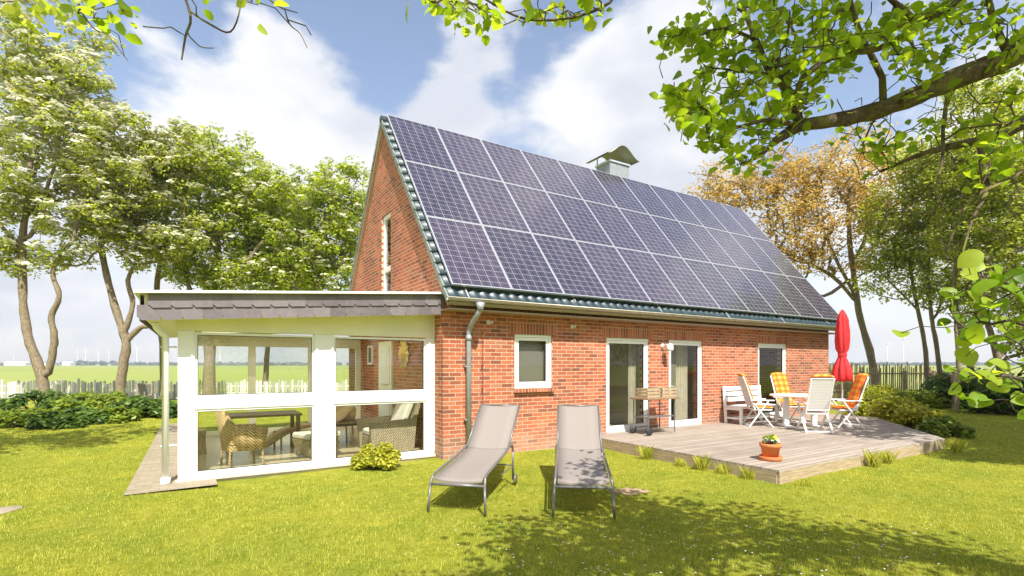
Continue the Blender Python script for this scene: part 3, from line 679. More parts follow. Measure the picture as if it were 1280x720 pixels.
# ================================================================== SUNROOM FURNITURE
FZ = .066
def wicker_armchair(loc, rz, mat, label, group=None):
    root = empty('wicker_armchair', loc, rz, label=label, cat='armchair', group=group)
    # U-shaped shell, open towards -y ; top profile high at the back, low at the arms
    outer = []; n = 28
    for k in range(n+1):
        t = -1+2*k/n; a = t*R(118); x = .33*math.sin(a)*1.02; y = .30*math.cos(a)
        if abs(t) > .72: y = -.05-(abs(t)-.72)*.95; x = math.copysign(.33, t)
        h = .93-.28*min(1, max(0, (abs(t)-.28)/.35))-.04*max(0, abs(t)-.7)
        outer.append((x, y, h))
    vs = []; 
    for x, y, h in outer: vs += [(x*.92, y*.92, .27), (x*1.04, y*1.08+(.05 if y > 0 else 0), h), (x*.86, y*.9+(.03 if y > 0 else 0), h), (x*.78, y*.8, .27)]
    fs = []
    for k in range(n):
        for j in range(4): fs.append((4*k+j, 4*k+4+j, 4*k+4+(j+1) % 4, 4*k+(j+1) % 4))
    fs += [(0,1,2,3), (4*n+3,4*n+2,4*n+1,4*n)]
    obj('shell', vs, fs, mat, root, True)
    MB().box((-.27,-.30,.36),(.27,.22,.44), bev=.02).box((-.28,-.31,.27),(.28,.24,.36)).build('seat', mat, root)
    for sx in (-.26, .26):
        for sy in (-.27, .22): MB().tube([(sx,sy,.30),(sx*1.05,sy*1.05,0)], .02, 8).build('leg', mat, root)
    return root
p = gp(305, 592, FZ)
wicker_armchair((-3.22, 1.10, FZ), R(100), M['wicker'], 'tan wicker tub chair on thin legs just inside the left pane')
wicker_armchair((-1.05, 3.6, FZ), R(150), M['wicker'], 'tan wicker chair at the back behind the dark coffee table')
# stump stool
mb = MB().lathe([(.17,0),(.16,.1),(.15,.3),(.17,.44),(.16,.45)], (-4.0+.15, 2.7, FZ), 18, fn=lambda a, i: 1+.07*math.sin(a*7)+.04*math.sin(a*13))
tag(mb.build('stump_table', M['owood'], None), 'wooden tree stump side table by the far left glass', 'side table')
# dark dining table behind the tub chair
tb = empty('dining_table', (-2.75, 2.35, FZ), R(0), label='dark dining table behind the tan tub chair', cat='table')
MB().box((-.65,-.42,.70),(.65,.42,.745), bev=.01).build('tabletop', M['darkwood'], tb)
for sx in (-.58,.58):
    for sy in (-.35,.35): MB().box((sx-.035,sy-.035,0),(sx+.035,sy+.035,.70)).build('leg', M['darkwood'], tb)
# ottoman with cushion
ot = empty('ottoman', (-1.95, 1.35, FZ), R(20), label='wicker ottoman with flared sides beneath a pale cushion', cat='ottoman')
MB().add([(-.26,-.22,.03),(.26,-.22,.03),(.26,.22,.03),(-.26,.22,.03),(-.34,-.28,.33),(.34,-.28,.33),(.34,.28,.33),(-.34,.28,.33)],[(0,3,2,1),(4,5,6,7),(0,1,5,4),(1,2,6,5),(2,3,7,6),(3,0,4,7)]).build('base', M['wickerg'], ot)
tag(MB().box((-.34,-.28,.0),(.34,.28,.11), bev=.03).build('cushion', M['cushion'], None), 'pale seat cushion lying on the wicker ottoman', 'cushion').location = (-1.95, 1.35, FZ+.331)
bpy.data.objects['cushion'].rotation_euler = (0,0,R(20))
# curved rattan chaise
chs = empty('rattan_lounger', (-1.95, 2.75, FZ), R(8), label='low curved rattan lounger behind the ottoman', cat='lounger')
cpts = smooth_pts([(-.95,0,.10),(-.75,0,.13),(-.4,0,.34),(0,0,.45),(.35,0,.42),(.7,0,.52),(1.0,0,.80)], 5)
vs = []; 
for pnt in cpts: vs += [(pnt.x,-.3,pnt.z),(pnt.x,.3,pnt.z),(pnt.x,.3,pnt.z-.05),(pnt.x,-.3,pnt.z-.05)]
nn_ = len(cpts); fs = [(4*k+j,4*k+4+j,4*k+4+(j+1)%4,4*k+(j+1)%4) for k in range(nn_-1) for j in range(4)]+[(0,1,2,3),(4*nn_-1,4*nn_-2,4*nn_-3,4*nn_-4)]
obj('seat', vs, fs, M['wicker'], chs, True)
for sx in (-.5,.5):
    for sy in (-.24,.24): MB().tube([(sx,sy,.32),(sx,sy,0)], .02, 8).build('leg', M['wicker'], chs)
# lounge armchair with cushions, back to the brick wall
lc = empty('lounge_chair', (-.62, 1.25, FZ), R(0), label='square grey wicker lounge chair with pale cushions beside the right pane', cat='armchair')
MB().box((-.42,-.36,.05),(.38,.36,.30), bev=.01).build('base', M['wickerg'], lc)
for sy in (-.41,.41): MB().add([(-.45,sy-.05,0),(.36,sy-.05,0),(.36,sy+.05,0),(-.45,sy+.05,0),(-.50,sy-.05,.60),(.42,sy-.05,.64),(.42,sy+.05,.64),(-.50,sy+.05,.60)],[(0,3,2,1),(4,5,6,7),(0,1,5,4),(1,2,6,5),(2,3,7,6),(3,0,4,7)]).build('arm', M['wickerg'], lc)
MB().bar((.30,0,.30),(.52,0,.98),.76,.07,(1,0,0)).build('backrest', M['wickerg'], lc)
def topc(name, mb, mat, lab, cat, loc, rz=0, group=None):
    o = mb.build(name, mat, None); o.location = loc; o.rotation_euler = (0,0,rz); return tag(o, lab, cat, group)
topc('cushion', MB().box((-.42,-.34,0),(.26,.34,.13), bev=.035), M['cushion'], 'pale seat cushion on the square grey lounge chair', 'cushion', (-.62,1.25,FZ+.302))
topc('cushion', MB().bar((.17,0,.15),(.40,0,.70),.66,.13,(1,0,0), bev=.035), M['cushion'], 'pale back cushion leaning in the square grey lounge chair', 'cushion', (-.62,1.25,FZ+.31))
ct = empty('coffee_table', (-1.15, 2.55, FZ), 0, label='dark wicker coffee table between the lounge chair and the rear wicker chair', cat='table')
MB().box((-.5,-.32,.40),(.5,.32,.46), bev=.01).build('tabletop', M['darkwood'], ct)
for sx in (-.44,.44):
    for sy in (-.27,.27): MB().box((sx-.03,sy-.03,0),(sx+.03,sy+.03,.40)).build('leg', M['darkwood'], ct)

# ================================================================== DECK
dk = empty('wooden_deck', (0,0,0), label='weathered grey timber deck along the front of the house', cat='deck')
def slab(name, poly, z0, z1, mat): return MB().prism(poly, z0, z1, lambda q, s: (q[0], q[1], s)).build(name, mat, dk)
A = [(3.40,-4.35),(8.15,-4.35),(8.15,-.005),(3.40,-.005)]; B = [(8.155,-4.33),(9.62,-4.33),(13.3,-1.5),(13.3,-.005),(8.155,-.005)]
slab('deck_boards', A, .165, .200, M['deck']); slab('deck_boards', B, .150, .186, M['deck'])
for a, b, z in ((( 3.42,-4.33),(8.13,-4.33),.163),((3.42,-.02),(3.42,-4.31),.163),((8.16,-4.31),(9.60,-4.31),.149),((9.60,-4.31),(13.28,-1.49),.149)):
    MB().bar((a[0],a[1],z/2-.02),(b[0],b[1],z/2-.02),.04,z+.04).build('side_board', M['fwood'], dk)

# ================================================================== LOUNGERS
def lounger():
    root = empty('sun_lounger', (0,0,0))
    W = .31
    sp_ = smooth_pts([(0,.02,.375),(0,.06,.415),(0,.40,.45),(0,.95,.49),(0,1.33,.545),(0,1.37,.56)], 5)+smooth_pts([(0,1.40,.59),(0,1.75,.83),(0,2.12,1.10),(0,2.15,1.11)], 4)
    vs = []; n = len(sp_)
    for p in sp_:
        for k in range(5):
            t = -1+2*k/4; vs.append((t*(W-.012), p.y, p.z-.022*(1-t*t)))
    m = len(vs); vs += [(a, b, c-.006) for a, b, c in vs]; fs = []
    for i in range(n-1):
        for k in range(4): a = i*5+k; fs.append((a, a+1, a+6, a+5)); fs.append((m+a, m+a+5, m+a+6, m+a+1))
    for i in range(n-1): fs += [(i*5, i*5+5, m+i*5+5, m+i*5), (i*5+4, m+i*5+4, m+i*5+9, i*5+9)]
    obj('sling', vs, fs, M['sling'], root, True)
    for s_ in (-1, 1):
        x = s_*W
        MB().tube(smooth_pts([(x+.025*s_,-.01,.30),(x+.02*s_,.02,.38),(x+.012*s_,.10,.435),(x+.008*s_,.5,.475),(x+.008*s_,1.0,.52),(x+.008*s_,1.4,.575),(x+.012*s_,1.52,.58),(x+.02*s_,1.56,.54),(x+.02*s_,1.57,.48)], 5), .017, 8).build('side_rail', M['grey_metal'], root, True)
        MB().tube([(x,1.38,.575),(x,2.15,1.105)], .015, 8).build('back_rail', M['grey_metal'], root, True)
        MB().tube([(x+.025*s_,-.01,.31),(x+.04*s_,-.04,0)], .016, 8).build('leg', M['grey_metal'], root, True)
        MB().tube([(x+.02*s_,1.57,.49),(x+.02*s_,1.60,.06)], .016, 8).build('leg', M['grey_metal'], root, True)
        wh = MB().lathe([(.02,-.012),(.07,-.015),(.075,0),(.07,.015),(.02,.012)], (0,0,0), 18); wh.v = [Vector((x+.055*s_+v.z, 1.60+v.y, .075+v.x)) for v in wh.v]; wh.build('wheel', M['grey_metal'], root, True)
        MB().tube([(x+.01*s_,.9,.28),(x+.01*s_,1.58,.26)], .008, 6).build('stay', M['grey_metal'], root)
    MB().tube([(-W-.02,-.0,.335),(W+.02,-.0,.335)], .018, 8).build('front_crossbar', M['grey_metal'], root, True)
    MB().tube([(-W,2.15,1.105),(W,2.15,1.105)], .015, 8).tube([(-W-.02,1.585,.28),(W+.02,1.585,.28)], .012, 8).build('rear_crossbar', M['grey_metal'], root, True)
    return root
def face(dir_r, dir_d):   # rotation so local +y points along camera-relative (right, depth)
    v = cw(dir_r, dir_d, 0)-cw(0,0,0); return math.atan2(-v.x, v.y)
L1 = lounger(); tag(L1, 'grey sling sun lounger nearer the drainpipe, fully in the sun', 'sun lounger', 'grey sun loungers on the lawn')
p = (gp(536,641)+gp(608,643))/2; L1.location = (p.x, p.y, 0); L1.rotation_euler.z = face(.21,.978)
L2 = copy_tree(L1); tag(L2, 'grey sling sun lounger nearer the deck with leaf shadows on its seat', 'sun lounger', 'grey sun loungers on the lawn')
p = (gp(692,647)+gp(766,644))/2; L2.location = (p.x, p.y, 0); L2.rotation_euler.z = face(.10,.995)

# ================================================================== PATIO SET
DZ = .20
def garden_chair():
    root = empty('garden_chair', (0,0,0))          # sits facing -y ; back at +y
    for s_ in (-1, 1):
        x = .285*s_
        MB().bar((x,.30,0),(x,-.16,.66),.028,.045,(1,0,0), bev=.004).build('leg', M['whitep'], root)
        MB().bar((x*.92,-.28,0),(x*.92,.18,.60),.028,.045,(1,0,0), bev=.004).build('leg', M['whitep'], root)
        MB().box((x-.03,-.30,.66),(x+.03,.26,.69), bev=.008).build('armrest', M['whitep'], root)
    MB().bar((-.26,-.25,.04),(.26,-.25,.04),.025,.03).bar((-.28,.27,.04),(.28,.27,.04),.025,.03).build('foot_bar', M['whitep'], root)
    MB().box((-.25,-.27,.42),(.25,.18,.455), bev=.008).build('seat', M['whitep'], root)
    mb = MB()
    for s_ in (-1, 1): mb.tube(smooth_pts([(.245*s_,.14,.42),(.245*s_,.20,.60),(.245*s_,.33,1.0),(.245*s_,.42,1.25)],4), .02, 8)
    mb.tube([(-.245,.42,1.25),(.245,.42,1.25)], .02, 8).tube([(-.245,.17,.52),(.245,.17,.52)], .018, 8); mb.build('back_frame', M['whitep'], root, True)
    MB().add([(-.23,.175,.54),(.23,.175,.54),(.23,.415,1.235),(-.23,.415,1.235),(-.23,.185,.54),(.23,.185,.54),(.23,.425,1.235),(-.23,.425,1.235)],[(0,1,2,3),(7,6,5,4),(0,4,5,1),(3,2,6,7),(0,3,7,4),(1,5,6,2)]).build('backrest', M['slingw'], root)
    return root
def cushion_mesh():
    # one long pad: seat + back, folded over the top
    cp = smooth_pts([(0,-.29,.48),(0,-.10,.485),(0,.10,.50),(0,.15,.58),(0,.24,.85),(0,.36,1.20),(0,.40,1.285),(0,.45,1.29)], 4); n = len(cp); vs = []
    for i, p in enumerate(cp):
        d = (cp[min(i+1,n-1)]-cp[max(i-1,0)]).normalized(); nn2 = Vector((0,-d.z,d.y))
        for k in range(7):
            t = -1+2*k/6; th = .055*(1-abs(t)**4*.7)*(1-.5*(i in (0,n-1))); vs.append((t*.235, p.y+nn2.y*th, p.z+nn2.z*th))
    m = len(vs)
    for i, p in enumerate(cp):
        for k in range(7): vs.append(((-1+2*k/6)*.235, p.y, p.z))
    fs = []
    for i in range(n-1):
        for k in range(6): a = i*7+k; fs.append((a,a+1,a+8,a+7)); fs.append((m+a,m+a+7,m+a+8,m+a+1))
        fs += [(i*7,i*7+7,m+i*7+7,m+i*7),(i*7+6,m+i*7+6,m+i*7+13,i*7+13)]
    for k in range(6): fs += [(k,m+k,m+k+1,k+1),((n-1)*7+k,(n-1)*7+k+1,m+(n-1)*7+k+1,m+(n-1)*7+k)]
    return vs, fs
proto = garden_chair(); cv_, cf_ = cushion_mesh(); cproto = obj('chair_cushion', cv_, cf_, M['check'], None, True)
tc_ = gp(1003, 527, DZ); 
chairs = [(gp(947,532,DZ), (-1, .12), 'white folding garden chair on the house side, its back towards the wall bench'),
          (gp(1017,539,DZ), (-.10, -1), 'white folding garden chair nearest the flower pot, seen from behind'),
          (gp(1056,533,DZ), (1, -.15), 'white folding garden chair beside the shrubs, side on to the parasol'),
          (cw((987-640)/F*13.9, 13.9, DZ), (-.25, 1), 'white folding garden chair at the far side of the table, facing the camera')]
for i, (p, back, lab) in enumerate(chairs):
    o = proto if i == 0 else copy_tree(proto); c = cproto if i == 0 else copy_tree(cproto)
    rz = face(*back); o.location = (p.x, p.y, DZ if p.x < 8.1 else DZ-.014); o.rotation_euler.z = rz; c.location = o.location; c.rotation_euler.z = rz
    tag(o, lab, 'garden chair', 'white chairs round the deck table'); tag(c, 'orange checked pad on the '+['chair with its back to the wall bench','chair seen from behind near the flower pot','chair standing beside the shrubs','chair at the far side of the table'][i], 'cushion', 'orange checked cushions')
t = cw((1000-640)/F*12.75, 12.75, DZ)
tbl = empty('garden_table', (t.x, t.y, DZ-.01), YAW*-1, label='white oval garden table in the middle of the chairs', cat='table')
MB().lathe([(.60,.77),(.64,.78),(.645,.80),(.64,.815),(.0,.818)], (0,0,0), 40, fn=lambda a, i: 1/ math.sqrt((math.cos(a)/1.30)**2+(math.sin(a)/.95)**2)*.86, cap=False).build('tabletop', M['whitep'], tbl)
for sx in (-.35,.35): 
    MB().box((sx-.06,-.05,.06),(sx+.06,.05,.78), bev=.01).build('leg', M['whitep'], tbl)
    MB().box((sx-.05,-.36,0),(sx+.05,.36,.06), bev=.015).build('foot', M['whitep'], tbl)
# parasol
pp = cw((1053-640)/F*13.1, 13.1, .186)
par = empty('parasol', (pp.x,pp.y,.186), 0, label='closed red parasol standing behind the chairs', cat='parasol')
MB().tube([(0,0,.05),(0,0,2.95)], .019, 10).build('pole', M['whitep'], par, True)
MB().lathe([(.26,0),(.26,.05),(.06,.08),(.04,.25)], (0,0,0), 24).build('base', simple('concrete_base', (.4,.4,.38), .9), par)
MB().lathe([(.16,1.14),(.205,1.20),(.20,1.34),(.17,1.52),(.085,1.76),(.075,1.84),(.135,1.98),(.15,2.2),(.145,2.45),(.12,2.64),(.125,2.70),(.085,2.84),(.045,2.94),(.012,2.99)], (0,0,0), 64, fn=lambda a, i: 1+.24*abs(math.sin(a*4+i*.18))*1.3-.15+.08*math.sin(a*3+i*.5)).build('canopy', M['red'], par, True)
MB().lathe([(.098,1.78),(.105,1.80),(.105,1.84),(.098,1.86)], (0,0,0), 24).build('tie_strap', M['red'], par)
MB().lathe([(.012,2.97),(.022,3.0),(.012,3.04)], (0,0,0), 12).build('finial', M['whitep'], par)
# bench against the wall
bn = empty('garden_bench', (8.95,-.33,.20), 0, label='white slatted bench standing against the brick wall', cat='bench')
bl = MB()
for k in range(4): bl.box((-.85,-.27+k*.13,.44),(.85,-.16+k*.13,.465), bev=.004)
bl.build('seat', M['whitep'], bn)
bl = MB()
for k in range(3): bl.bar((-.85,.245+.01*k,.62+k*.145),(.85,.245+.01*k,.62+k*.145),.022,.115)
bl.build('backrest', M['whitep'], bn)
for sx in (-.80,.80):
    MB().box((sx-.03,-.27,0),(sx+.03,-.21,.44)).build('leg', M['whitep'], bn); MB().bar((sx,.20,0),(sx,.275,.98),.06,.05,(1,0,0)).build('leg', M['whitep'], bn)
    MB().box((sx-.028,-.205,.36),(sx+.028,.19,.435)).box((sx-.02,-.205,.12),(sx+.02,.19,.17)).build('side_rail', M['whitep'], bn)
MB().box((-.77,-.02,.10),(.77,.02,.18)).build('stretcher', M['whitep'], bn)
# flower pot
pt = gp(963,575,DZ)
pot = empty('flower_pot', (pt.x,pt.y,DZ), 0, label='terracotta pot on its saucer at the deck corner', cat='flower pot')
k=1.28
MB().lathe([(.115*k,0),(.135*k,.01*k),(.14*k,.05*k),(.135*k,.055*k),(.125*k,.02*k),(.0,.018*k)], (0,0,0), 32, cap=False).build('saucer', M['terra'], pot, True)
MB().lathe([(.0,.02*k),(.088*k,.02*k),(.112*k,.165*k),(.125*k,.168*k),(.132*k,.215*k),(.122*k,.215*k),(.115*k,.19*k),(0,.19*k)], (0,0,0), 32, cap=False).build('pot', M['terra'], pot, True)
# ------------------------------------------------------------------ foliage helpers
def leaves(centers, radii, count, size, up=.5, shape='q', sq=.75, outward=None):
    """count leaves per centre; returns verts/faces arrays; 'q' rhombus, 'o' folded oval"""
    C = np.repeat(np.asarray(centers, float), count, 0); Rr = np.repeat(np.asarray(radii, float), count)[:, None]
    n = len(C); d = rng.normal(size=(n,3)); d /= np.linalg.norm(d, axis=1)[:, None]
    rad = rng.random((n,1))**.45; off = d*rad*Rr; off[:,2] *= sq; P = C+off
    nm = rng.normal(size=(n,3)); nm /= np.linalg.norm(nm, axis=1)[:, None]; nm = nm*(1-up)+d*.35+np.array([0,0,up*1.1]); nm /= np.linalg.norm(nm, axis=1)[:, None]
    return leaf_cards(P, nm, size*(.65+.7*rng.random(n)), shape)
def leaf_cards(P, nm, s, shape):
    n = len(P); a = rng.normal(size=(n,3)); t = np.cross(nm, a); t /= np.linalg.norm(t, axis=1)[:, None]; b = np.cross(nm, t); s = np.asarray(s)[:, None]
    if shape == 'q':
        V = np.stack([P-t*s*.5, P+b*s*.30-nm*s*.06, P+t*s*.5, P-b*s*.30-nm*s*.06], 1); F_ = np.arange(4*n).reshape(n,4); return V.reshape(-1,3), F_
    if shape == 't':
        V = np.stack([P-t*s*.5, P+b*s*.35, P+t*s*.5], 1); return V.reshape(-1,3), np.arange(3*n).reshape(n,3)
    if shape in 'oO':     # oval leaf, folded along the midrib: 8 verts, 6 quads -> use 2x3 quads
        rows = [(-.5,0.0),(-.28,.27),(.05,.36),(.33,.22),(.52,.0)]
        if shape == 'O': rows = [(-.5,0.0),(-.46,.14),(-.36,.28),(-.2,.38),(0,.43),(.18,.40),(.34,.29),(.46,.14),(.56,.0)]
        R_ = len(rows); K = R_-2; mid = [P+t*s*x-nm*s*.09*x*x*3 for x, _ in rows]
        Lf = [P+t*s*x+b*s*y+nm*s*(.09*(y/.36)-.09*x*x*3) for x, y in rows[1:-1]]; Rt = [P+t*s*x-b*s*y+nm*s*(.09*(y/.36)-.09*x*x*3) for x, y in rows[1:-1]]
        V = np.stack(mid+Lf+Rt, 1); base = (np.arange(n)*(R_+2*K))[:, None]; tri = [(0,1,R_),(0,R_+K,1),(R_-2,R_-1,R_+K-1),(R_-2,R_+2*K-1,R_-1)]
        for q in range(1, R_-2): a_, c_ = R_+q-1, R_+K+q-1; tri += [(q,q+1,a_+1),(q,a_+1,a_),(q,c_,c_+1),(q,c_+1,q+1)]
        F_ = (base[:, None, :]+np.array(tri)[None]).reshape(-1,3); return V.reshape(-1,3), F_
    if shape == 'h':     # hexagon blossom umbel
        V = []
        for k in range(6): an = math.pi/3*k; V.append(P+(t*math.cos(an)+b*math.sin(an))*s*.5)
        V = np.stack(V, 1); base = (np.arange(n)*6)[:, None, None]; tri = np.array([[0,1,2],[0,2,3],[0,3,4],[0,4,5]]); return V.reshape(-1,3), (base+tri[None]).reshape(-1,3)
def flip(o): pass

class Skel:
    def __init__(s): s.p = []; s.par = []; s.fix = []
    def chain(s, pts, par=-1, rad=None):
        ids = []
        for i, q in enumerate(pts): s.p.append(Vector(q)); s.par.append(par); s.fix.append(rad[i] if rad else None); par = len(s.p)-1; ids.append(par)
        return ids
    def nearest(s, q, below=True):
        P = np.array([tuple(v) for v in s.p]); d = P-np.array(q); w_ = np.linalg.norm(d, axis=1)+np.where(d[:,2] > -.15, .8, 0)*(1 if below else 0)
        return int(np.argmin(w_))
    def reach(s, q, step=.5, wob=.12, start=None, below=True):
        i = s.nearest(q, below) if start is None else start; a = s.p[i]; q = Vector(q); dist = (q-a).length; n = max(2, int(dist/step))
        sag = Vector((random.uniform(-1,1), random.uniform(-1,1), random.uniform(-.3,1)))*dist*.12
        pts = [a.lerp(q, k/n)+sag*math.sin(math.pi*k/n)+Vector((random.gauss(0,1),random.gauss(0,1),random.gauss(0,1)))*wob*step*(k < n) for k in range(1, n+1)]
        return s.chain(pts, i)
    def mesh(s, tip=.012, expo=.45, rmax=None, n=6, scale=1.0):
        N_ = len(s.p); cnt = [0]*N_; kids = [[] for _ in range(N_)]
        for i in range(N_-1, -1, -1):
            if not kids[i]: cnt[i] = max(cnt[i], 1)
            if s.par[i] >= 0: cnt[s.par[i]] += cnt[i]; kids[s.par[i]].append(i)
        # kids filled in reverse order; recompute leaves
        rad = [tip*scale*(c**expo) for c in cnt]
        for i in range(N_):
            if rmax: rad[i] = min(rad[i], rmax)
            if s.fix[i]: rad[i] = s.fix[i]
            if s.par[i] >= 0: rad[i] = min(rad[i], rad[s.par[i]])
        V = []; Fc = []; fr = [None]*N_; ring = [0]*N_
        def mk(i, d):
            par = s.par[i]; f = fr[par] if par >= 0 and fr[par] is not None else None
            if f is None: f = d.cross(Vector((.3,1,.1))).normalized()
            f = (f-d*f.dot(d)); f = f.normalized() if f.length > 1e-4 else d.cross(Vector((1,.2,0))).normalized()
            fr[i] = f; g_ = d.cross(f); ring[i] = len(V)
            for k in range(n): a = 2*math.pi*k/n; V.append(s.p[i]+(f*math.cos(a)+g_*math.sin(a))*rad[i]*random.uniform(.86,1.16))
        for i in range(N_):
            par = s.par[i]
            if par < 0:
                d = (s.p[kids[i][-1]]-s.p[i]).normalized() if kids[i] else Vector((0,0,1)); mk(i, d); continue
            d = (s.p[i]-s.p[par]); d = d.normalized() if d.length > 1e-5 else Vector((0,0,1)); mk(i, d)
            # side branches start with a fresh small ring at the parent point
            main = max(kids[par], key=lambda q: cnt[q]) == i
            if main: a0 = ring[par]
            else:
                a0 = len(V); f = fr[i]; g_ = d.cross(f)
                for k in range(n): a = 2*math.pi*k/n; V.append(s.p[par]+(f*math.cos(a)+g_*math.sin(a))*rad[i]*1.15)
            b0 = ring[i]
            for k in range(n): k2 = (k+1) % n; Fc.append((a0+k, a0+k2, b0+k2, b0+k))
        return np.array([tuple(v) for v in V]), np.array(Fc)

def tree(name, label, trunks, crowns, D, nclump, leafmat, per=110, lsize=.16, clr=.62, blossom=0, group=None, barkm='bark', trad=.22, cat='tree', spread=1.0, tip=.013, up=.5, world=False, base_z=-.05, twigs=0):
    root = empty(name, (0,0,0), label=label, cat=cat, group=group)
    pos = (lambda a, b: at(a, b, D)) if not world else None
    sk = Skel(); first = None
    for ti, tr in enumerate(trunks):
        if world: pts = [Vector(q) for q in tr]
        else:
            pts = [at(q[0], q[1], D+(q[2] if len(q) > 2 else 0)) for q in tr]
            if ti == 0: pts[0].z = base_z
        pts = smooth_pts(pts, 4); rd = None
        if ti == 0:
            rd = [trad*(1-.55*i/len(pts)) for i in range(len(pts))]; rd[0] *= 1.25; rd[1] *= 1.1
            sk.chain(pts, -1, rd)
        else:
            i0 = sk.nearest(pts[0], False); r0 = (sk.fix[i0] or trad*.6); rd = [r0*(.72-.42*i/len(pts)) for i in range(len(pts))]; sk.chain(pts[1:], i0, rd[1:])
    origin = sk.p[0].copy()
    cs = []
    wts = [c[2]*c[3] if not world else c[3]*c[4] for c in crowns]; tot = sum(wts)
    for c, wt in zip(crowns, wts):
        for _ in range(max(2, int(nclump*wt/tot))):
            v = Vector((random.gauss(0,1), random.gauss(0,1), random.gauss(0,1))).normalized()*(random.random()**.38)
            if world: q = Vector((c[0]+v.x*c[3], c[1]+v.y*c[3], c[2]+v.z*c[4]))
            else:
                rx, ry = c[2]/F*D, c[3]/F*D; dz = c[4] if len(c) > 4 else min(rx, ry)*.85
                r0 = (c[0]-640)/F*D; q = cw(r0+v.x*rx, D+v.y*dz, CH+(HZ-c[1])/F*D+v.z*ry)
            if q.z < 1.6: continue
            cs.append(q)
    tr0 = sk.p[0]; cs.sort(key=lambda q: (q-Vector((tr0.x, tr0.y, q.z*.6+1))).length)
    for q in cs: sk.reach(q, step=.7)
    for _ in range(twigs):
        i = random.randrange(len(sk.p)//6, len(sk.p)); d = Vector((random.gauss(0,1), random.gauss(0,1), random.gauss(0,.5))).normalized()*random.uniform(.5,1.4); sk.reach(sk.p[i]+d, .35, .25, i)
    V, Fc = sk.mesh(tip=tip, rmax=trad*.55); V -= np.array(origin); root.location = origin
    obj('trunk', V, Fc, M[barkm], root, True)
    cc = np.array([tuple(q) for q in cs])-np.array(origin); rr = clr*(.7+.6*rng.random(len(cc)))*spread
    V, Fc = leaves(cc, rr, per, lsize, up, 'q'); obj('crown', V, Fc, M[leafmat], root)
    if blossom:
        k = max(1, blossom); sel = np.repeat(cc, k, 0); r2 = np.repeat(rr, k)[:, None]; d = rng.normal(size=(len(sel),3)); d[:,2] = np.abs(d[:,2])*.8+.1; d /= np.linalg.norm(d, axis=1)[:, None]
        P = sel+d*r2*np.array([1.0,1.0,.8])*(.75+.3*rng.random((len(sel),1))); nm = d*.6+np.array([0,0,.8])+rng.normal(size=d.shape)*.25; nm /= np.linalg.norm(nm, axis=1)[:, None]
        # each umbel is a little cluster of small florets
        m_ = 7; P = np.repeat(P, m_, 0)+rng.normal(size=(len(P)*m_,3))*np.array([.055,.055,.02]); nm = np.repeat(nm, m_, 0)
        V, Fc = leaf_cards(P, nm, .12*(.7+.6*rng.random(len(P))), 'h'); obj('blossom', V, Fc, M['blossom'], root)
    return root

def shrub(name, label, centers, radii, per, lsize, mat, group=None, shape='q', up=.55, cat='shrub', sq=.8, stems=True):
    c0 = Vector((sum(c[0] for c in centers)/len(centers), sum(c[1] for c in centers)/len(centers), 0)); root = empty(name, c0, label=label, cat=cat, group=group)
    cc = np.array(centers, float)-np.array(c0); V, Fc = leaves(cc, radii, per, lsize, up, shape, sq)
    keep = V[:,2] < 0; V[keep, 2] = np.abs(V[keep, 2])*.3; obj('foliage', V, Fc, M[mat], root)
    mb = MB()
    for c in cc:
        for _ in range(3): mb.tube([(random.uniform(-.05,.05)+c[0]*.5, c[1]*.5+random.uniform(-.05,.05), 0), (c[0]*.8, c[1]*.8, c[2]*.5), (c[0]+random.uniform(-.1,.1), c[1]+random.uniform(-.1,.1), c[2]+.1)], [.012,.009,.005], 5)
    mb.build('stems', M['twig'], root); return root

# pot plant foliage
V, Fc = leaves([(0,0,.20*k),(-.06,.0,.26*k),(.07,.02,.26*k)], [.13,.10,.10], 60, .055, .4, 'o'); o = obj('plant', V, Fc, M['leaf_shrub'], pot)
def flowers(cx, cz, n, mat, r=.07):
    V, Fc = leaves([(cx,-.03,cz)], [r], n, .055, .5, 'h'); obj('flower', V, Fc, M[mat], pot)
flowers(.03,.24*k+.05,14,'petal_y'); flowers(-.10,.24*k+.02,10,'petal_w'); flowers(.11,.235*k,9,'petal_w'); flowers(-.12,.245*k,8,'petal_p')

# ================================================================== wall lamp, trolley
lp = empty('wall_lamp', (5.82,0,2.22), 0, label='white wall lamp on a bracket between the two glass doors', cat='lamp')
q = MB().lathe([(.05,0),(.05,.03),(.02,.04)], (0,0,0), 16); q.v = [Vector((v.x,-v.z,v.y)) for v in q.v]; q.build('wall_plate', M['whitep'], lp)
MB().tube(smooth_pts([(0,-.03,0),(.0,-.12,.03),(.02,-.20,.0)],4), .012, 8).build('arm', M['whitep'], lp, True)
q = MB().lathe([(.03,.06),(.075,.04),(.085,-.05),(.08,-.11),(.0,-.12)], (.03,-.22,-.02), 20, cap=False).build('lamp_shade', M['whitep'], lp, True)
tr_ = empty('serving_trolley', (4.95,-.55,.20), 0, label='wheeled serving trolley carrying small wooden crates before the left glass door', cat='trolley')
for sx in (-.42,.42):
    for sy in (-.22,.22): MB().tube([(sx,sy,.03 if sx > 0 else .10),(sx,sy,.78)], .014, 8).build('leg', M['grey_metal'], tr_)
MB().box((-.50,-.27,.78),(.56,.27,.82), bev=.006).build('top', simple('pale_wood', (.26,.17,.10), .6, var=.2), tr_)
MB().box((-.43,-.22,.38),(.43,.22,.40)).tube([(-.42,-.22,.14),(.42,-.22,.14)], .01, 6).tube([(-.42,.22,.14),(.42,.22,.14)], .01, 6).build('shelf', M['grey_metal'], tr_)
for sy in (-.24,.24):
    q = MB().lathe([(.02,-.015),(.085,-.02),(.09,0),(.085,.02),(.02,.015)], (0,0,0), 18); q.v = [Vector((-.42+v.x, sy+v.z, .09+v.y)) for v in q.v]; q.build('wheel', M['black'], tr_, True)
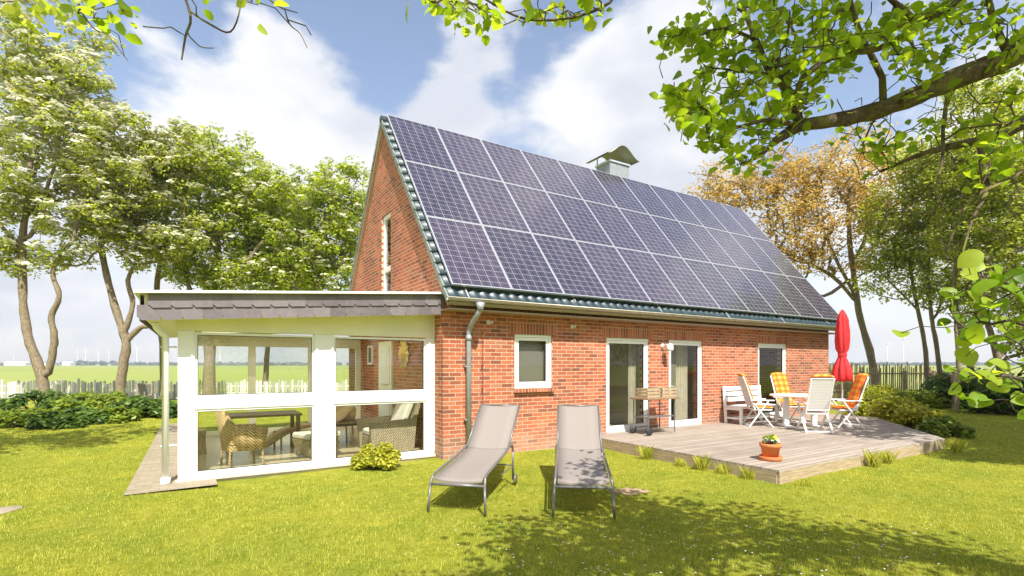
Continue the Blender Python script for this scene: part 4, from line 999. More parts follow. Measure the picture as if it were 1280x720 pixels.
def crate(x, y, w_, lab):
    mb = MB()
    for z in (0,.075,.15):
        mb.box((-w_/2,-.17,z),(w_/2,-.158,z+.055)); mb.box((-w_/2,.158,z),(w_/2,.17,z+.055)); mb.box((-w_/2,-.157,z),(-w_/2+.012,.157,z+.055)); mb.box((w_/2-.012,-.157,z),(w_/2,.157,z+.055))
    for sx in (-1,1):
        for sy in (-1,1): mb.box((sx*(w_/2-.025)-.012,sy*.145-.012,0),(sx*(w_/2-.025)+.012,sy*.145+.012,.205))
    mb.box((-w_/2+.013,-.157,.003),(w_/2-.013,.157,.013))
    o = mb.build('crate', M['owood'], None); o.location = (4.95+x,-.55+y,1.0225); tag(o, lab, 'crate', 'small wooden crates on the trolley')
crate(-.20, 0, .40, 'larger slatted wooden crate on the left of the trolley top'); crate(.30, 0, .46, 'wider slatted wooden crate at the right end of the trolley top')
MB_ = MB()
# dining chair just inside the left glass door
dc = empty('dining_chair', (4.35,.75,.19), R(20), label='light wooden dining chair inside the left glass door', cat='chair')
MB().box((-.2,-.2,.43),(.2,.2,.46), bev=.005).build('seat', M['cushion'], dc)
for sx in (-.18,.18): MB().box((sx-.018,-.19,0),(sx+.018,-.155,.43)).build('leg', M['cushion'], dc); MB().box((sx-.018,.155,0),(sx+.018,.19,.95)).build('leg', M['cushion'], dc)
MB().bar((-.16,.172,.5),(.16,.172,.9),.03,.02).bar((-.16,.172,.9),(.16,.172,.5),.03,.025).box((-.162,.16,.90),(.162,.185,.95)).build('backrest', M['cushion'], dc)
cb = empty('cabinet', (4.9,3.35,.19), 0, label='pale cabinet at the back of the room behind the left glass door', cat='cabinet')
MB().box((-.45,-.2,0),(.45,.22,1.9)).build('carcass', M['cream'], cb)
for sx in (-.22,.22): d_ = MB().box((sx-.205,-.222,.05),(sx+.205,-.202,1.85)).build('door', M['curtain'], cb); MB().tube([(sx*.2,-.24,.95),(sx*.2,-.24,1.1)], .008, 6).build('handle', M['alu'], d_)

# ================================================================== FENCES
def picket_run(P, Q, h, n, wd, mat, parent, nm='pickets', rough=.06, pointed=True, gap=0):
    mb = MB(); P = Vector(P); Q = Vector(Q); d = (Q-P); u = d.normalized(); nr = u.cross(Vector((0,0,1)))
    for k in range(n):
        if random.random() < gap: continue
        c = P+d*((k+.5)/n)+u*random.gauss(0, wd*.15); hh = h*(1+random.gauss(0, rough)); ww = wd*(1+random.gauss(0,.1)); tl = random.gauss(0, .012)
        a = c-u*ww/2; b = c+u*ww/2; t = nr*.012; lean = u*tl*hh
        z = Vector((0,0,1))
        if pointed: top = [a+z*(hh*.94)+lean, a+u*ww*.28+z*hh+lean, b-u*ww*.28+z*hh+lean, b+z*(hh*.94)+lean]
        else: top = [a+z*hh*.97+lean, a+u*ww*.3+z*hh+lean, b-u*ww*.3+z*hh+lean, b+z*hh*.98+lean]
        ring = [a, *top, b]; n_ = len(ring); vs = [v-t for v in ring]+[v+t for v in ring]
        mb.add(vs, [tuple(range(n_)), tuple(reversed(range(n_, 2*n_)))]+[(i, n_+i, n_+(i+1) % n_, (i+1) % n_) for i in range(n_)])
    return mb.build(nm, mat, parent)
pf = empty('picket_fence', (0,0,0), label='low white weathered picket fence behind the left trees', cat='fence')
P, Q = cw(-34, 26, 0), cw(-3, 26, 0)
picket_run(P, Q, .92, 190, .115, M['wpicket'], pf)
MB().bar(P+Vector((0,.03,.30)), Q+Vector((0,.03,.30)), .04, .09).bar(P+Vector((0,.03,.66)), Q+Vector((0,.03,.66)), .04, .06).build('rail', M['white'], pf)
for k in range(12):
    c = P.lerp(Q, (k+.3)/12); MB().box((c.x-.05,c.y+.06,0),(c.x+.05,c.y+.16,.85)).build('post', M['owood'], pf)
wf_ = empty('paling_fence', (0,0,0), label='rustic brown paling fence behind the shrubs on the right', cat='fence')
P, Q, S_ = cw((1012-640)/F*25, 25, 0), cw((1168-640)/F*25, 25, 0), cw((1199-640)/F*19, 19, 0)
picket_run(P, Q, 1.72, 62, .05, M['owood'], wf_, rough=.05, pointed=False); picket_run(Q, S_, 1.42, 62, .05, M['owood'], wf_, rough=.05, pointed=False)
off = (CX-P.x, CY-P.y); fr_ = Vector((-SN*.05, -CS*.05, 0))
MB().bar(P+fr_+Vector((0,0,1.32)), Q+fr_+Vector((0,0,1.32)), .06, .07).bar(P+fr_+Vector((0,0,.5)), Q+fr_+Vector((0,0,.5)), .06, .07).bar(Q+fr_+Vector((0,0,1.1)), S_+fr_+Vector((0,0,1.1)), .06, .07).build('rail', M['owood'], wf_)
for px in (1020, 1075, 1130, 1166): c = cw((px-640)/F*24.9, 24.9, 0); MB().box((c.x-.11,c.y-.11,-.05),(c.x+.11,c.y+.02,1.45)).build('post', M['owood'], wf_)

# small dark framed board on a white post at the picket fence
c = cw((181-640)/F*24.6, 24.6, 0); bd = empty('framed_board', (c.x, c.y, 0), -YAW, label='small dark framed board on a white post before the picket fence', cat='sign')
MB().box((-.03,-.03,0),(.03,.03,.45)).build('post', M['white'], bd); f = MB(); f.box((-.38,-.03,.28),(-.33,.03,.85)); f.box((.33,-.03,.28),(.38,.03,.85)); f.box((-.33,-.03,.80),(.33,.03,.85)); f.box((-.33,-.03,.28),(.33,.03,.33)); f.build('frame', M['owood'], bd); MB().box((-.33,-.015,.33),(.33,.015,.80)).build('board', M['grey_metal'], bd)

# ================================================================== TREES, LEFT ROW
G = 'blossoming trees along the field'
tree('blossoming_tree', 'tallest cream blossoming tree with a forked trunk at the left edge', [[(57,512),(52,470),(38,430),(30,390),(28,340),(28,300),(34,255),(38,200)],[(60,470),(66,440),(68,420),(64,395),(74,370),(66,345),(72,325),(92,300)],[(30,330),(15,300),(0,280),(-30,240)],[(34,300),(52,270),(60,230),(80,180)]],
     [(30,60,105,75),(25,160,135,95),(100,205,105,85),(15,260,100,45),(75,110,80,60),(140,250,62,50),(120,170,70,45),(60,318,85,22),(10,315,40,30)], 21, 440, 'leaf_wb', per=62, lsize=.145, clr=.5, blossom=12, group=G, trad=.215, twigs=60)
tree('blossoming_tree', 'blossoming tree with a v-shaped trunk beside the corner of the sunroom', [[(150,512),(152,470),(158,430),(152,410),(140,370),(128,320),(126,290)],[(156,415),(166,380),(160,350),(175,320),(190,290)],[(155,430),(175,410),(186,408),(198,402)]],
     [(165,225,85,55),(205,200,65,45),(175,275,80,34),(120,285,50,24),(205,300,55,26),(190,320,50,20)], 22, 290, 'leaf_wb', per=62, lsize=.145, clr=.5, blossom=9, group=G, trad=.215, twigs=60)
tree('blossoming_tree', 'slender leaning tree just above the left end of the sunroom roof', [[(205,500),(203,430),(196,370),(200,330),(208,290),(205,250)],[(200,340),(225,300),(240,270)]],
     [(225,240,55,45),(230,300,55,28),(245,195,45,30),(240,335,45,18)], 25, 190, 'leaf_green', per=62, lsize=.145, clr=.5, blossom=4, group=G, trad=.17, twigs=40)
tree('blossoming_tree', 'thick trunked tree rising behind the middle of the sunroom roof', [[(262,500),(262,430),(264,370),(272,330),(270,290)],[(266,370),(245,330),(225,300)],[(268,350),(300,335),(330,300)],[(255,400),(240,370),(232,340)]],
     [(275,220,75,55),(285,280,70,35),(310,235,55,40),(265,335,70,26),(300,350,60,18)], 24, 310, 'leaf_green', per=62, lsize=.145, clr=.5, blossom=4, group=G, trad=.28, twigs=60)
tree('blossoming_tree', 'spreading green tree next to the gable edge', [[(412,500),(410,430),(400,370),(404,320),(408,270)],[(405,370),(380,345),(360,330)],[(408,350),(430,320),(440,280)],[(405,345),(390,300),(385,270)]],
     [(385,255,60,48),(425,245,45,45),(400,300,70,38),(370,325,50,22),(440,300,30,45),(420,345,55,20),(370,345,60,22)], 24, 350, 'leaf_green', per=62, lsize=.145, clr=.5, blossom=4, group=G, trad=.19, twigs=60)
tree('blossoming_tree', 'green tree filling the gap between the thick trunk and the spreading tree', [[(330,500),(335,430),(338,370),(340,320)],[(338,370),(315,340),(300,320)]],
     [(345,260,50,42),(340,310,50,30),(350,345,50,20)], 27, 260, 'leaf_green', per=120, lsize=.18, blossom=4, group=G, trad=.15, twigs=40)
# tree just outside the frame on the left: shades the far-left lawn
tree('blossoming_tree', 'broad tree at the far left whose shade bands the lawn', [[(-12.8,1.0,-.05),(-12.7,1.1,2),(-12.3,1.2,4),(-11.5,1.4,6.5)]], [(-8.6,1.7,7.7,2.5,1.3),(-11.6,3.2,7.8,3.2,1.6),(-15,3,8,3.5,2)], 0, 110, 'leaf_wb', per=110, lsize=.2, group=G, trad=.3, world=True, clr=.8)

for (x, y), lb in zip([(-16,-25),(-8,-27),(0,-26),(8,-27),(16,-25),(24,-22)], ['first round tree of the garden edge, counted from the field side','second round tree of the garden edge, counted from the field side','third round tree of the garden edge, straight across from the sunroom','fourth round tree of the garden edge, straight across from the deck','fifth round tree of the garden edge, beyond the deck end','last round tree of the garden edge, farthest from the sunroom']):
    tree('garden_tree', lb, [[(x,y,-.05),(x,y,2),(x+.3,y,4)]], [(x,y,4.6,4.6,3.0)], 0, 45, 'leaf_light', per=80, lsize=.34, group='trees of the garden edge facing the house front', trad=.2, world=True, clr=1.3)
# ================================================================== TREES, RIGHT
tree('maple_tree', 'bronze leaved maple rising behind the right end of the roof', [[(1096,500),(1090,450),(1076,400),(1068,350),(1062,300),(1062,240)],[(1070,370),(1048,330),(1030,290)],[(1066,330),(1085,290),(1095,250)],[(1072,380),(1040,345),(990,320),(950,300)],[(1066,345),(1030,370),(1000,355),(960,345)]],
     [(1035,240,75,70),(985,270,70,55),(920,235,55,34),(1075,200,45,45),(1050,320,60,28),(985,215,60,38),(985,325,55,25),(900,250,45,30),(1090,260,40,50)], 27, 430, 'leaf_bronze', per=46, lsize=.165, clr=.7, trad=.20, twigs=280, tip=.015)
G2 = 'green trees behind the paling fence'
tree('green_tree', 'green tree with a thin straight trunk right of the red parasol', [[(1160,500),(1157,440),(1150,400),(1140,350),(1135,300)],[(1150,390),(1120,360),(1100,340)]],
     [(1135,270,55,60),(1120,340,50,35),(1150,210,50,40),(1110,300,30,40)], 24, 240, 'leaf_light', per=50, lsize=.15, clr=.5, group=G2, trad=.105, twigs=40)
tree('green_tree', 'second slim green tree standing behind the paling fence corner', [[(1178,505),(1172,440),(1165,400),(1160,340),(1165,270)],[(1168,400),(1185,360),(1205,330)]],
     [(1175,300,60,55),(1190,220,60,55),(1180,365,45,22)], 23, 260, 'leaf_light', per=50, lsize=.15, clr=.5, group=G2, trad=.105, twigs=40)
tree('green_tree', 'stout dark trunked tree beyond the right lawn', [[(1222,510),(1212,455),(1200,410),(1192,360),(1200,300)],[(1206,430),(1222,390),(1240,350)]],
     [(1230,300,70,60),(1240,210,70,60),(1215,370,45,25),(1230,130,60,40)], 21, 330, 'leaf_light', per=50, lsize=.15, clr=.5, group=G2, trad=.13, twigs=40)
tree('green_tree', 'broad green tree at the right edge behind the lawn', [[(1262,512),(1250,460),(1238,415),(1228,380),(1240,320)],[(1250,450),(1275,400),(1290,350)]],
     [(1290,300,70,80),(1290,200,70,70),(1275,380,50,30),(1300,420,45,35)], 19, 340, 'leaf_light', per=52, lsize=.145, clr=.5, group=G2, trad=.13)
tree('green_tree', 'far green tree filling the skyline behind the other right trees', [[(1200,500),(1198,440),(1195,400),(1198,330)]], [(1160,230,90,70),(1230,250,80,80),(1190,330,80,40)], 34, 130, 'leaf_light', per=60, lsize=.19, clr=.8, group=G2, trad=.18)
# large tree outside the frame on the right; its crown shades the right lawn and the deck end
tree('shade_tree', 'large tree to the right of the lawn whose shade covers the deck end', [[(14.5,-13.5,-.05),(14.4,-13.4,2),(14.2,-13.3,4),(14,-13,7)]], [(10.4,-11.8,7.6,4.6,2.4),(13.5,-9.6,7.0,3.6,1.7),(18,-9.5,8,5,2.5)], 0, 330, 'leaf_dark', per=130, lsize=.24, trad=.4, world=True, clr=.85)

# ================================================================== SHRUBS
def mound(px, py, rx_px, ry_px, n, lsize, mat, label, group=None, name='shrub', shape='q', per=90, dz=0):
    g = gp(px, py); d = (g.x-CX)*SN+(g.y-CY)*CS; r_ = rx_px/F*d; h = ry_px/F*d*2; cs = []; rs = []
    ax = Vector((CS,-SN,0)); ay = Vector((SN,CS,0))
    for _ in range(n):
        a = random.uniform(0, 6.28); q = random.random()**.5; x = math.cos(a)*q*r_; y = math.sin(a)*q*r_*.6
        hh = max(.06, h*(1-.65*q*q)*random.uniform(.35,.85)); c = g+ax*x+ay*(y+r_*.4); cs.append((c.x, c.y, hh)); rs.append(min(r_*.35, h*.42)*random.uniform(.8,1.2))
    return shrub(name, label, cs, rs, per, lsize, M and mat, group, shape)
g = 'leafy shrubs along the deck end'
mound(1092,522,26,13,16,.10,'leaf_yellow','yellow green shrub at the deck end nearest the orange chair',g,per=150)
mound(1130,530,34,17,26,.11,'leaf_yellow','bright rounded shrub in the middle of the bed beside the deck',g,per=150)
mound(1163,538,32,17,26,.11,'leaf_yellow','broad leaved green shrub behind the deck corner',g,per=150)
mound(1190,548,26,16,24,.10,'leaf_shrub','low shrub at the right end of the bed',g,per=150)
mound(1112,506,40,14,18,.11,'leaf_yellow','low yellow leaved shrub under the paling fence',g,per=150)
mound(1150,512,40,14,18,.11,'leaf_shrub','tall green shrub against the paling fence',g,per=150)
mound(1075,500,26,14,16,.12,'leaf_shrub','dark shrub behind the red parasol at the house corner',g,per=130)
mound(1045,492,22,20,16,.12,'leaf_shrub','tall dark shrub between the parasol and the house wall',g,per=130)
gL = 'leafy plants under the left trees'
for i, (px, py, rx, ry, lab) in enumerate([(15,534,42,13,'large dark leafy plant clump at the far left edge'),(62,536,28,11,'low leafy clump in front of the forked trunk'),(98,530,34,13,'broad leafy clump between the two left trunks'),(135,529,30,10,'leafy clump in front of the v-shaped trunk'),(168,522,34,14,'leafy clump below the framed board'),(200,522,26,13,'leafy clump beside the sunroom corner'),(110,515,60,12,'long leafy clump close to the picket fence'),(30,514,60,12,'leafy clump by the fence at the left edge')]):
    mound(px,py,rx,ry,22,.17,'leaf_dark' if i % 3 else 'leaf_shrub',lab,gL,name='leafy_plant',per=110)
for i, (px, py, rx, ry, lab) in enumerate([(1245,512,60,26,'dark hedge like shrub behind the right lawn'),(1285,520,50,26,'dark shrub at the right edge under the trees'),(1215,505,40,22,'dark shrub beside the end of the paling fence')]):
    mound(px,py,rx,ry,34,.16,'leaf_dark',lab,'dark shrubs behind the right lawn',per=150)
c = gp(470, 584); mound(470,586,28,17,22,.05,'leaf_yellow','small rounded bush in front of the sunroom window',None,per=260,shape='o')
# grass tufts along the deck and wall
def tuft(p, h, n, lab):
    V = []; 
    for _ in range(n):
        a = random.uniform(0, 6.28); l = h*random.uniform(.5,1); lean = random.uniform(.1,.6)*l; b = Vector((p.x+random.gauss(0,.05), p.y+random.gauss(0,.05), 0)); dx, dy = math.cos(a), math.sin(a); w_ = .004
        V += [b+Vector((-dy*w_,dx*w_,0)), b+Vector((dy*w_,-dx*w_,0)), b+Vector((dx*lean*.4+dy*w_*.7,dy*lean*.4-dx*w_*.7,l*.6)), b+Vector((dx*lean,dy*lean,l))]
    V = np.array([tuple(v) for v in V]); o = obj('grass_tuft', V, np.arange(len(V)).reshape(-1,4), M['grass']); tag(o, lab, 'grass tuft', 'grass tufts along the deck edge')
for px, py, h, lab in [(808,573,.28,'grass tuft by the left deck edge nearest the lounger'),(850,582,.16,'short grass tuft along the left deck edge'),(876,587,.3,'taller grass tuft halfway along the left deck edge'),(905,592,.2,'grass tuft in front of the flower pot'),(936,598,.2,'short tuft near the front corner of the deck'),(1093,583,.34,'tall grass tuft against the right deck face'),(1110,578,.25,'smaller tuft near the right end of the deck face'),(1004,606,.12,'small weed tuft right of the deck corner'),(1195,566,.35,'long grass tuft below the dark low shrub')]:
    tuft(gp(px, py), h, 90, lab)

# ================================================================== GRASS
def in_poly_mask(x, y):
    m_ = (x > -4.75) & (x < .02) & (y > -.16) & (y < 9.6)
    m_ |= (x > -.02) & (y > -.05) & (x < HL+.1) & (y < HW+.1)
    m_ |= (x > 3.36) & (x < 8.2) & (y > -4.39)
    m_ |= (x > 8.1) & (y > -4.37) & (y-(-4.33) > (x-9.62)*(2.83/3.68)) & (x < 13.4)
    return ~m_
n = 330000
dd = 3.7+(rng.random(n)**1.7)*16; xx = (rng.random(n)*1400-60-640)/F*dd
X = CX+xx*CS+dd*SN; Y = CY-xx*SN+dd*CS; k_ = in_poly_mask(X, Y); X = X[k_]; Y = Y[k_]; dd = dd[k_]; n = len(X)
clump = .5+.5*np.sin(X*3.1+np.sin(Y*2.3)*2)*np.sin(Y*2.7+1.3*np.sin(X*1.7)); pat = np.sin(X*9.1+3*np.sin(Y*4.3))*np.sin(Y*8.3+3*np.sin(X*3.7)); hgt = (.008+.024*rng.random(n)**1.4)*(1+.45*clump+.4*pat); an = rng.random(n)*6.283; ln = rng.random(n)*.9*hgt; wd = .0032*(dd/5)**.8
ks = ((X-gp(787,612).x)**2+(Y-gp(787,612).y)**2) > (.26*rng.random(len(X))**.5)**2; X, Y, hgt, an, ln, wd = (q[ks] for q in (X, Y, hgt, an, ln, wd)); n = len(X)
B0 = np.stack([X, Y, lawn_z(X, Y)-.002], -1); T = np.stack([np.cos(an), np.sin(an), 0*an], -1); S2 = np.stack([-np.sin(an), np.cos(an), 0*an], -1)
V = np.stack([B0-S2*wd[:,None], B0+S2*wd[:,None], B0+T*ln[:,None]+np.array([0,0,1])*hgt[:,None]], 1).reshape(-1,3)
tag(obj('grass', V, np.arange(3*n).reshape(n,3), M['grass']), 'short green grass blades of the lawn', 'grass', kind='stuff')
bs = gp(787, 612); r_b = [.20,.28,.22,.30,.24,.2,.27,.21,.3,.24]
tag(obj('bare_soil', [(bs.x+q*1.2*math.cos(i*.628+.5), bs.y+q*.8*math.sin(i*.628+.5), float(lawn_z(bs.x+q*1.2*math.cos(i*.628+.5), bs.y+q*.8*math.sin(i*.628+.5)))+.005) for i, q in enumerate(r_b)], [tuple(range(10))], simple('bare_soil', (.34,.24,.14), .95, var=.4, scale=9, bump=.6)), kind='structure')
# daisies
n = 170; dd = 3.9+rng.random(n)*1.6; xx = (rng.random(n)*620+560-640)/F*dd; P = np.stack([CX+xx*CS+dd*SN, CY-xx*SN+dd*CS, np.full(n, .045)], -1); P = P[in_poly_mask(P[:,0], P[:,1])]
V, Fc = leaf_cards(P, np.tile([0.,0.,1.], (len(P),1)), np.full(len(P), .018), 'h'); tag(obj('daisies', V, Fc, M['petal_w']), 'tiny white daisies dotted in the shaded lawn', 'daisies', kind='stuff')
# bare soil patch and stepping stone
st = gp(3, 638); q = MB().lathe([(.0,.0),(.17,.0),(.18,.015),(.16,.025),(0,.04)], (st.x, st.y, -.012), 14, fn=lambda a, i: 1+.12*math.sin(a*3), cap=False); tag(q.build('stepping_stone', simple('stone', (.30,.25,.19), .9), None, True), 'flat round stone set in the lawn at the left edge', 'stone')

# ================================================================== FAR COUNTRY
random.seed(5)
def turbine(px, h_px, D, lab):
    p = cw((px-640)/F*D, D, -.03); H = h_px/F*D; root = empty('wind_turbine', p, -YAW, label=lab, cat='wind turbine', group='wind turbines on the horizon')
    MB().tube([(0,0,0),(0,0,H)], [H*.020, H*.012], 8).build('tower', M['farwhite'], root); MB().box((-H*.02,-H*.05,H*.985),(H*.02,H*.03,H*1.03)).build('nacelle', M['farwhite'], root)
    a0 = random.uniform(0, 2)
    for k in range(3):
        a = a0+k*2.094; MB().tube([(0,-H*.06,H*1.01),(math.cos(a)*H*.2,-H*.06,H*1.01+math.sin(a)*H*.2),(math.cos(a)*H*.30,-H*.06,H*1.01+math.sin(a)*H*.30)], [H*.006,H*.007,H*.002], 5).build('blade', M['farwhite'], root)
for i, (px, h, lab) in enumerate([(17,12,'lone wind turbine left of the forked trunk'),(97,17,'short wind turbine just right of the forked trunk'),(107,19,'wind turbine above the first clump of far trees'),(123,18,'wind turbine between two far clumps of trees'),(136,17,'wind turbine left of the v-shaped trunk'),(171,22,'tall wind turbine between the trunk and the sunroom'),(1109,26,'tall wind turbine right of the bronze maple'),(1129,33,'tallest wind turbine seen above the paling fence'),(275,24,'left of the two turbines seen through the sunroom glass'),(333,24,'right of the two turbines seen through the sunroom glass')]):
    turbine(px, h, 1500, lab)
# far hedgerow as one mass + low far farm
cs = []; 
for px in list(np.arange(-40, 560, 3.2))+list(np.arange(1000, 1330, 3.2)):
    if 30 < px < 78: continue
    hfac = 1+1.4*math.exp(-((px-98)/10)**2)+.9*math.exp(-((px-125)/14)**2); p = cw((px-640)/F*1300, 1300, 0); cs.append((p.x+random.gauss(0,9), p.y+random.gauss(0,9), 4*hfac*random.uniform(.5,1.1)))
V, Fc = leaves(cs, [9]*len(cs), 60, 6, .3, 'q', .5); tag(obj('far_hedgerow', V, Fc, M['haze_tree']), 'hazy line of hedges and trees along the horizon', 'hedgerow', kind='stuff')
fb = cw((45-640)/F*1250, 1250, 0)
for px, w_, lab, rc in ((22,26,'low white farm shed on the left horizon',1),(86,10,'small white shed beside the far trees',1),(60,14,'greyish farm building between two trunks on the horizon',0)):
    p = cw((px-640)/F*1250, 1250, -.03); o = empty('farm_shed', p, -YAW, label=lab, cat='building', group='farm buildings on the horizon')
    MB().box((-w_,-8,0),(w_,8,6)).build('wall', M['farwhite'], o); MB().prism([(-9,6),(0,9.5),(9,6)], -w_-1, w_+1, lambda q, s: (s, q[0], q[1])).build('roof', M['farwhite'] if rc else M['zinc'], o)

# ================================================================== FOREGROUND TREE (trunk right of the frame, limbs reaching over the lawn)
random.seed(21)
def AT(px, py, d): return at(px, py, d*.66)
ft = empty('overhanging_tree', (0,0,0), label='near tree whose mossy limb and fresh green leaves reach in from the upper right', cat='tree')
sk = Skel()
trunk = cw(5.3, 2.1, -.05); T2 = cw(5.2, 2.1, 1.8); T3 = cw(4.8, 2.2, 3.1)
sk.chain(smooth_pts([trunk, T2, T3], 4), -1, [.19]*9)
iT = len(sk.p)-1
def limb(pts, rads, par=None):
    P_ = smooth_pts(pts, 4); rr_ = list(np.interp(np.linspace(0, 1, len(P_)), np.linspace(0, 1, len(rads)), rads)); i0 = par if par is not None else sk.nearest(P_[0], False); return sk.chain(P_ if par is not None else P_[1:], i0, rr_ if par is not None else rr_[1:])
main = limb([cw(3.7,2.3,3.45), AT(1330,38,3.5), AT(1265,72,3.5), AT(1190,100,3.5), AT(1120,130,3.45), AT(1060,148,3.4), AT(1000,158,3.4), AT(965,180,3.35)], [.09,.056,.049,.044,.038,.031,.024,.013], iT)
second = limb([AT(1330,128,3.9), AT(1262,162,3.8), AT(1222,176,3.8), AT(1160,190,3.8), AT(1100,215,3.9)], [.038,.030,.022,.012,.005], iT)
limb([AT(1000,158,3.4), AT(985,115,3.45), AT(960,85,3.5), AT(945,50,3.5), AT(930,10,3.5), AT(925,-30,3.5)], [0.0216,0.0202,0.0158,0.0130,0.0094,0.0058])
limb([AT(995,155,3.4), AT(1000,105,3.3), AT(1040,72,3.25), AT(1100,60,3.2), AT(1150,30,3.2), AT(1200,0,3.2)], [0.0144,0.0130,0.0115,0.0144,0.0173,0.0202])
limb([AT(985,120,3.45), AT(965,95,3.3), AT(920,88,3.2), AT(890,85,3.2)], [0.0086,0.0072,0.0050,0.0029])
limb([AT(1000,158,3.4), AT(960,150,3.2), AT(910,160,3.1), AT(880,135,3.05), AT(860,120,3.0)], [0.0101,0.0079,0.0058,0.0043,0.0022])
limb([AT(945,50,3.5), AT(905,35,3.3), AT(870,45,3.2), AT(835,45,3.2)], [0.0086,0.0065,0.0043,0.0022])
limb([AT(965,180,3.35), AT(950,196,3.3), AT(925,205,3.2)], [0.0072,0.0043,0.0022])
limb([AT(1190,100,3.5), AT(1180,150,3.4), AT(1178,200,3.3), AT(1170,240,3.2), AT(1187,268,3.2)], [0.0115,0.0079,0.0058,0.0036,0.0022])
limb([AT(1222,176,3.8), AT(1235,230,3.3), AT(1215,275,3.1), AT(1200,330,3.0)], [0.0115,0.0079,0.0050,0.0022])
limb([AT(1300,200,3.3), AT(1262,225,3.2), AT(1228,240,3.1), AT(1205,262,3.1), AT(1180,320,3.0)], [0.0101,0.0079,0.0065,0.0043,0.0022], second[0])
limb([AT(1110,110,3.4), AT(1075,40,3.3), AT(1060,-10,3.2)], [0.0144,0.0101,0.0072])
limb([AT(1150,30,3.2), AT(1120,5,3.1), AT(1090,-20,3.0)], [0.0130,0.0101,0.0072])
limb([AT(1262,72,3.5), AT(1240,20,3.4), AT(1232,-30,3.3)], [0.0180,0.0130,0.0086])
# upper limb running left over the camera, with the sprigs seen along the top edge
up_ = limb([cw(4.4,2.1,4.2), cw(3.4,1.9,4.5), cw(2.0,1.5,4.3), cw(.6,1.05,4.2), cw(-.8,.85,4.15), cw(-2.0,.8,4.1), cw(-3.0,.8,4.0)], [.08,.06,.045,.035,.025,.018,.01], iT)
limb([AT(775,-30,2.7), AT(762,3,2.7), AT(715,22,2.7), AT(670,25,2.7), AT(640,18,2.7), AT(600,-5,2.7)], [0.0050,0.0050,0.0043,0.0043,0.0036,0.0029], up_[11])
limb([AT(545,-30,2.7), AT(560,0,2.7), AT(600,6,2.7), AT(625,20,2.7)], [0.0043,0.0036,0.0029,0.0022], up_[14])
limb([AT(222,-30,2.7), AT(238,20,2.7), AT(232,45,2.7), AT(227,75,2.7)], [0.0050,0.0043,0.0036,0.0022], up_[20])
limb([AT(232,10,2.7), AT(262,30,2.7), AT(288,40,2.7), AT(300,10,2.7), AT(297,-20,2.7)], [0.0036,0.0036,0.0029,0.0022,0.0022])
limb([AT(234,42,2.7), AT(250,58,2.7), AT(268,60,2.7)], [0.0022,0.0022,0.0014])
limb([AT(320,-20,2.7), AT(345,6,2.7), AT(372,16,2.7)], [0.0036,0.0029,0.0014], up_[19])
limb([AT(355,8,2.7), AT(362,30,2.7), AT(375,42,2.7), AT(384,60,2.7)], [0.0022,0.0022,0.0014,0.0014])
limb([AT(85,-40,2.6), AT(100,10,2.6), AT(118,36,2.6), AT(135,45,2.6), AT(160,76,2.6)], [0.0043,0.0029,0.0022,0.0014,0.0011], up_[23])
# more limbs above and to the right of the view carry the crown that shades the lawn
crown_pts = []
def blob(r, d, z, R_, n):
    for _ in range(n):
        v = Vector((random.gauss(0,1),random.gauss(0,1),random.gauss(0,.6))).normalized()*random.random()**.4*R_; crown_pts.append(cw(r+v.x, d+v.y, z+v.z*.55))
blob(2.5,3.0,4.95,.45,12); blob(2.7,2.4,4.9,.8,26); blob(1.9,1.5,4.9,1.0,44); blob(3.5,1.6,5.0,1.1,48); blob(1.1,.8,4.7,.7,14); blob(4.7,.8,5.0,1.0,30); blob(2.5,.5,4.8,1.2,30)
for q in sorted(crown_pts, key=lambda q: (q-T3).length): sk.reach(q, .4, .15)
leafP = []; topP = []
for q in crown_pts:
    for _ in range(34): topP.append(q+Vector((random.gauss(0,.2),random.gauss(0,.2),random.gauss(0,.15))))
# twigs with leaves in view: (px, py, spread px, depth, number of twigs)
for px, py, sx, sy, D, nt_ in [(850,45,26,16,3.2,16),(905,60,40,30,3.25,26),(860,125,34,30,3.05,24),(895,160,40,26,3.1,22),(945,120,45,50,3.3,30),(925,195,30,14,3.2,12),(985,60,60,45,3.4,34),(1050,50,60,45,3.3,34),(1110,40,60,35,3.2,28),(1170,25,60,25,3.2,22),(1235,40,50,45,3.4,20),(1010,15,70,20,3.3,22),(1150,85,50,20,3.4,10),(1095,190,26,16,3.6,9),(1120,160,60,14,3.5,8),(930,15,50,18,3.4,18),(1240,140,40,40,3.5,10),(1215,190,40,22,3.4,9),(1255,195,30,20,3.1,8),(995,130,30,25,3.4,12),(1265,95,25,40,3.4,8),
                               (545,6,14,9,2.7,6),(590,14,22,10,2.7,10),(618,22,12,10,2.7,5),(690,12,26,8,2.7,9),(738,8,16,6,2.7,4),(120,18,14,12,2.6,3),(90,-8,26,8,2.6,4),(152,8,14,8,2.6,3),(325,8,8,7,2.7,2),(245,0,16,6,2.7,2)]:
    for _ in range(nt_):
        q = AT(px+random.gauss(0,sx*.55), py+random.gauss(0,sy*.55), D+random.gauss(0,.2)); ids = sk.reach(q, .07, .16, below=False) 
        for j in ids[-3:]:
            for _ in range(3 if px > 800 else 2): leafP.append(sk.p[j]+Vector((random.gauss(0,.028),random.gauss(0,.028),random.gauss(0,.024)-.015)))
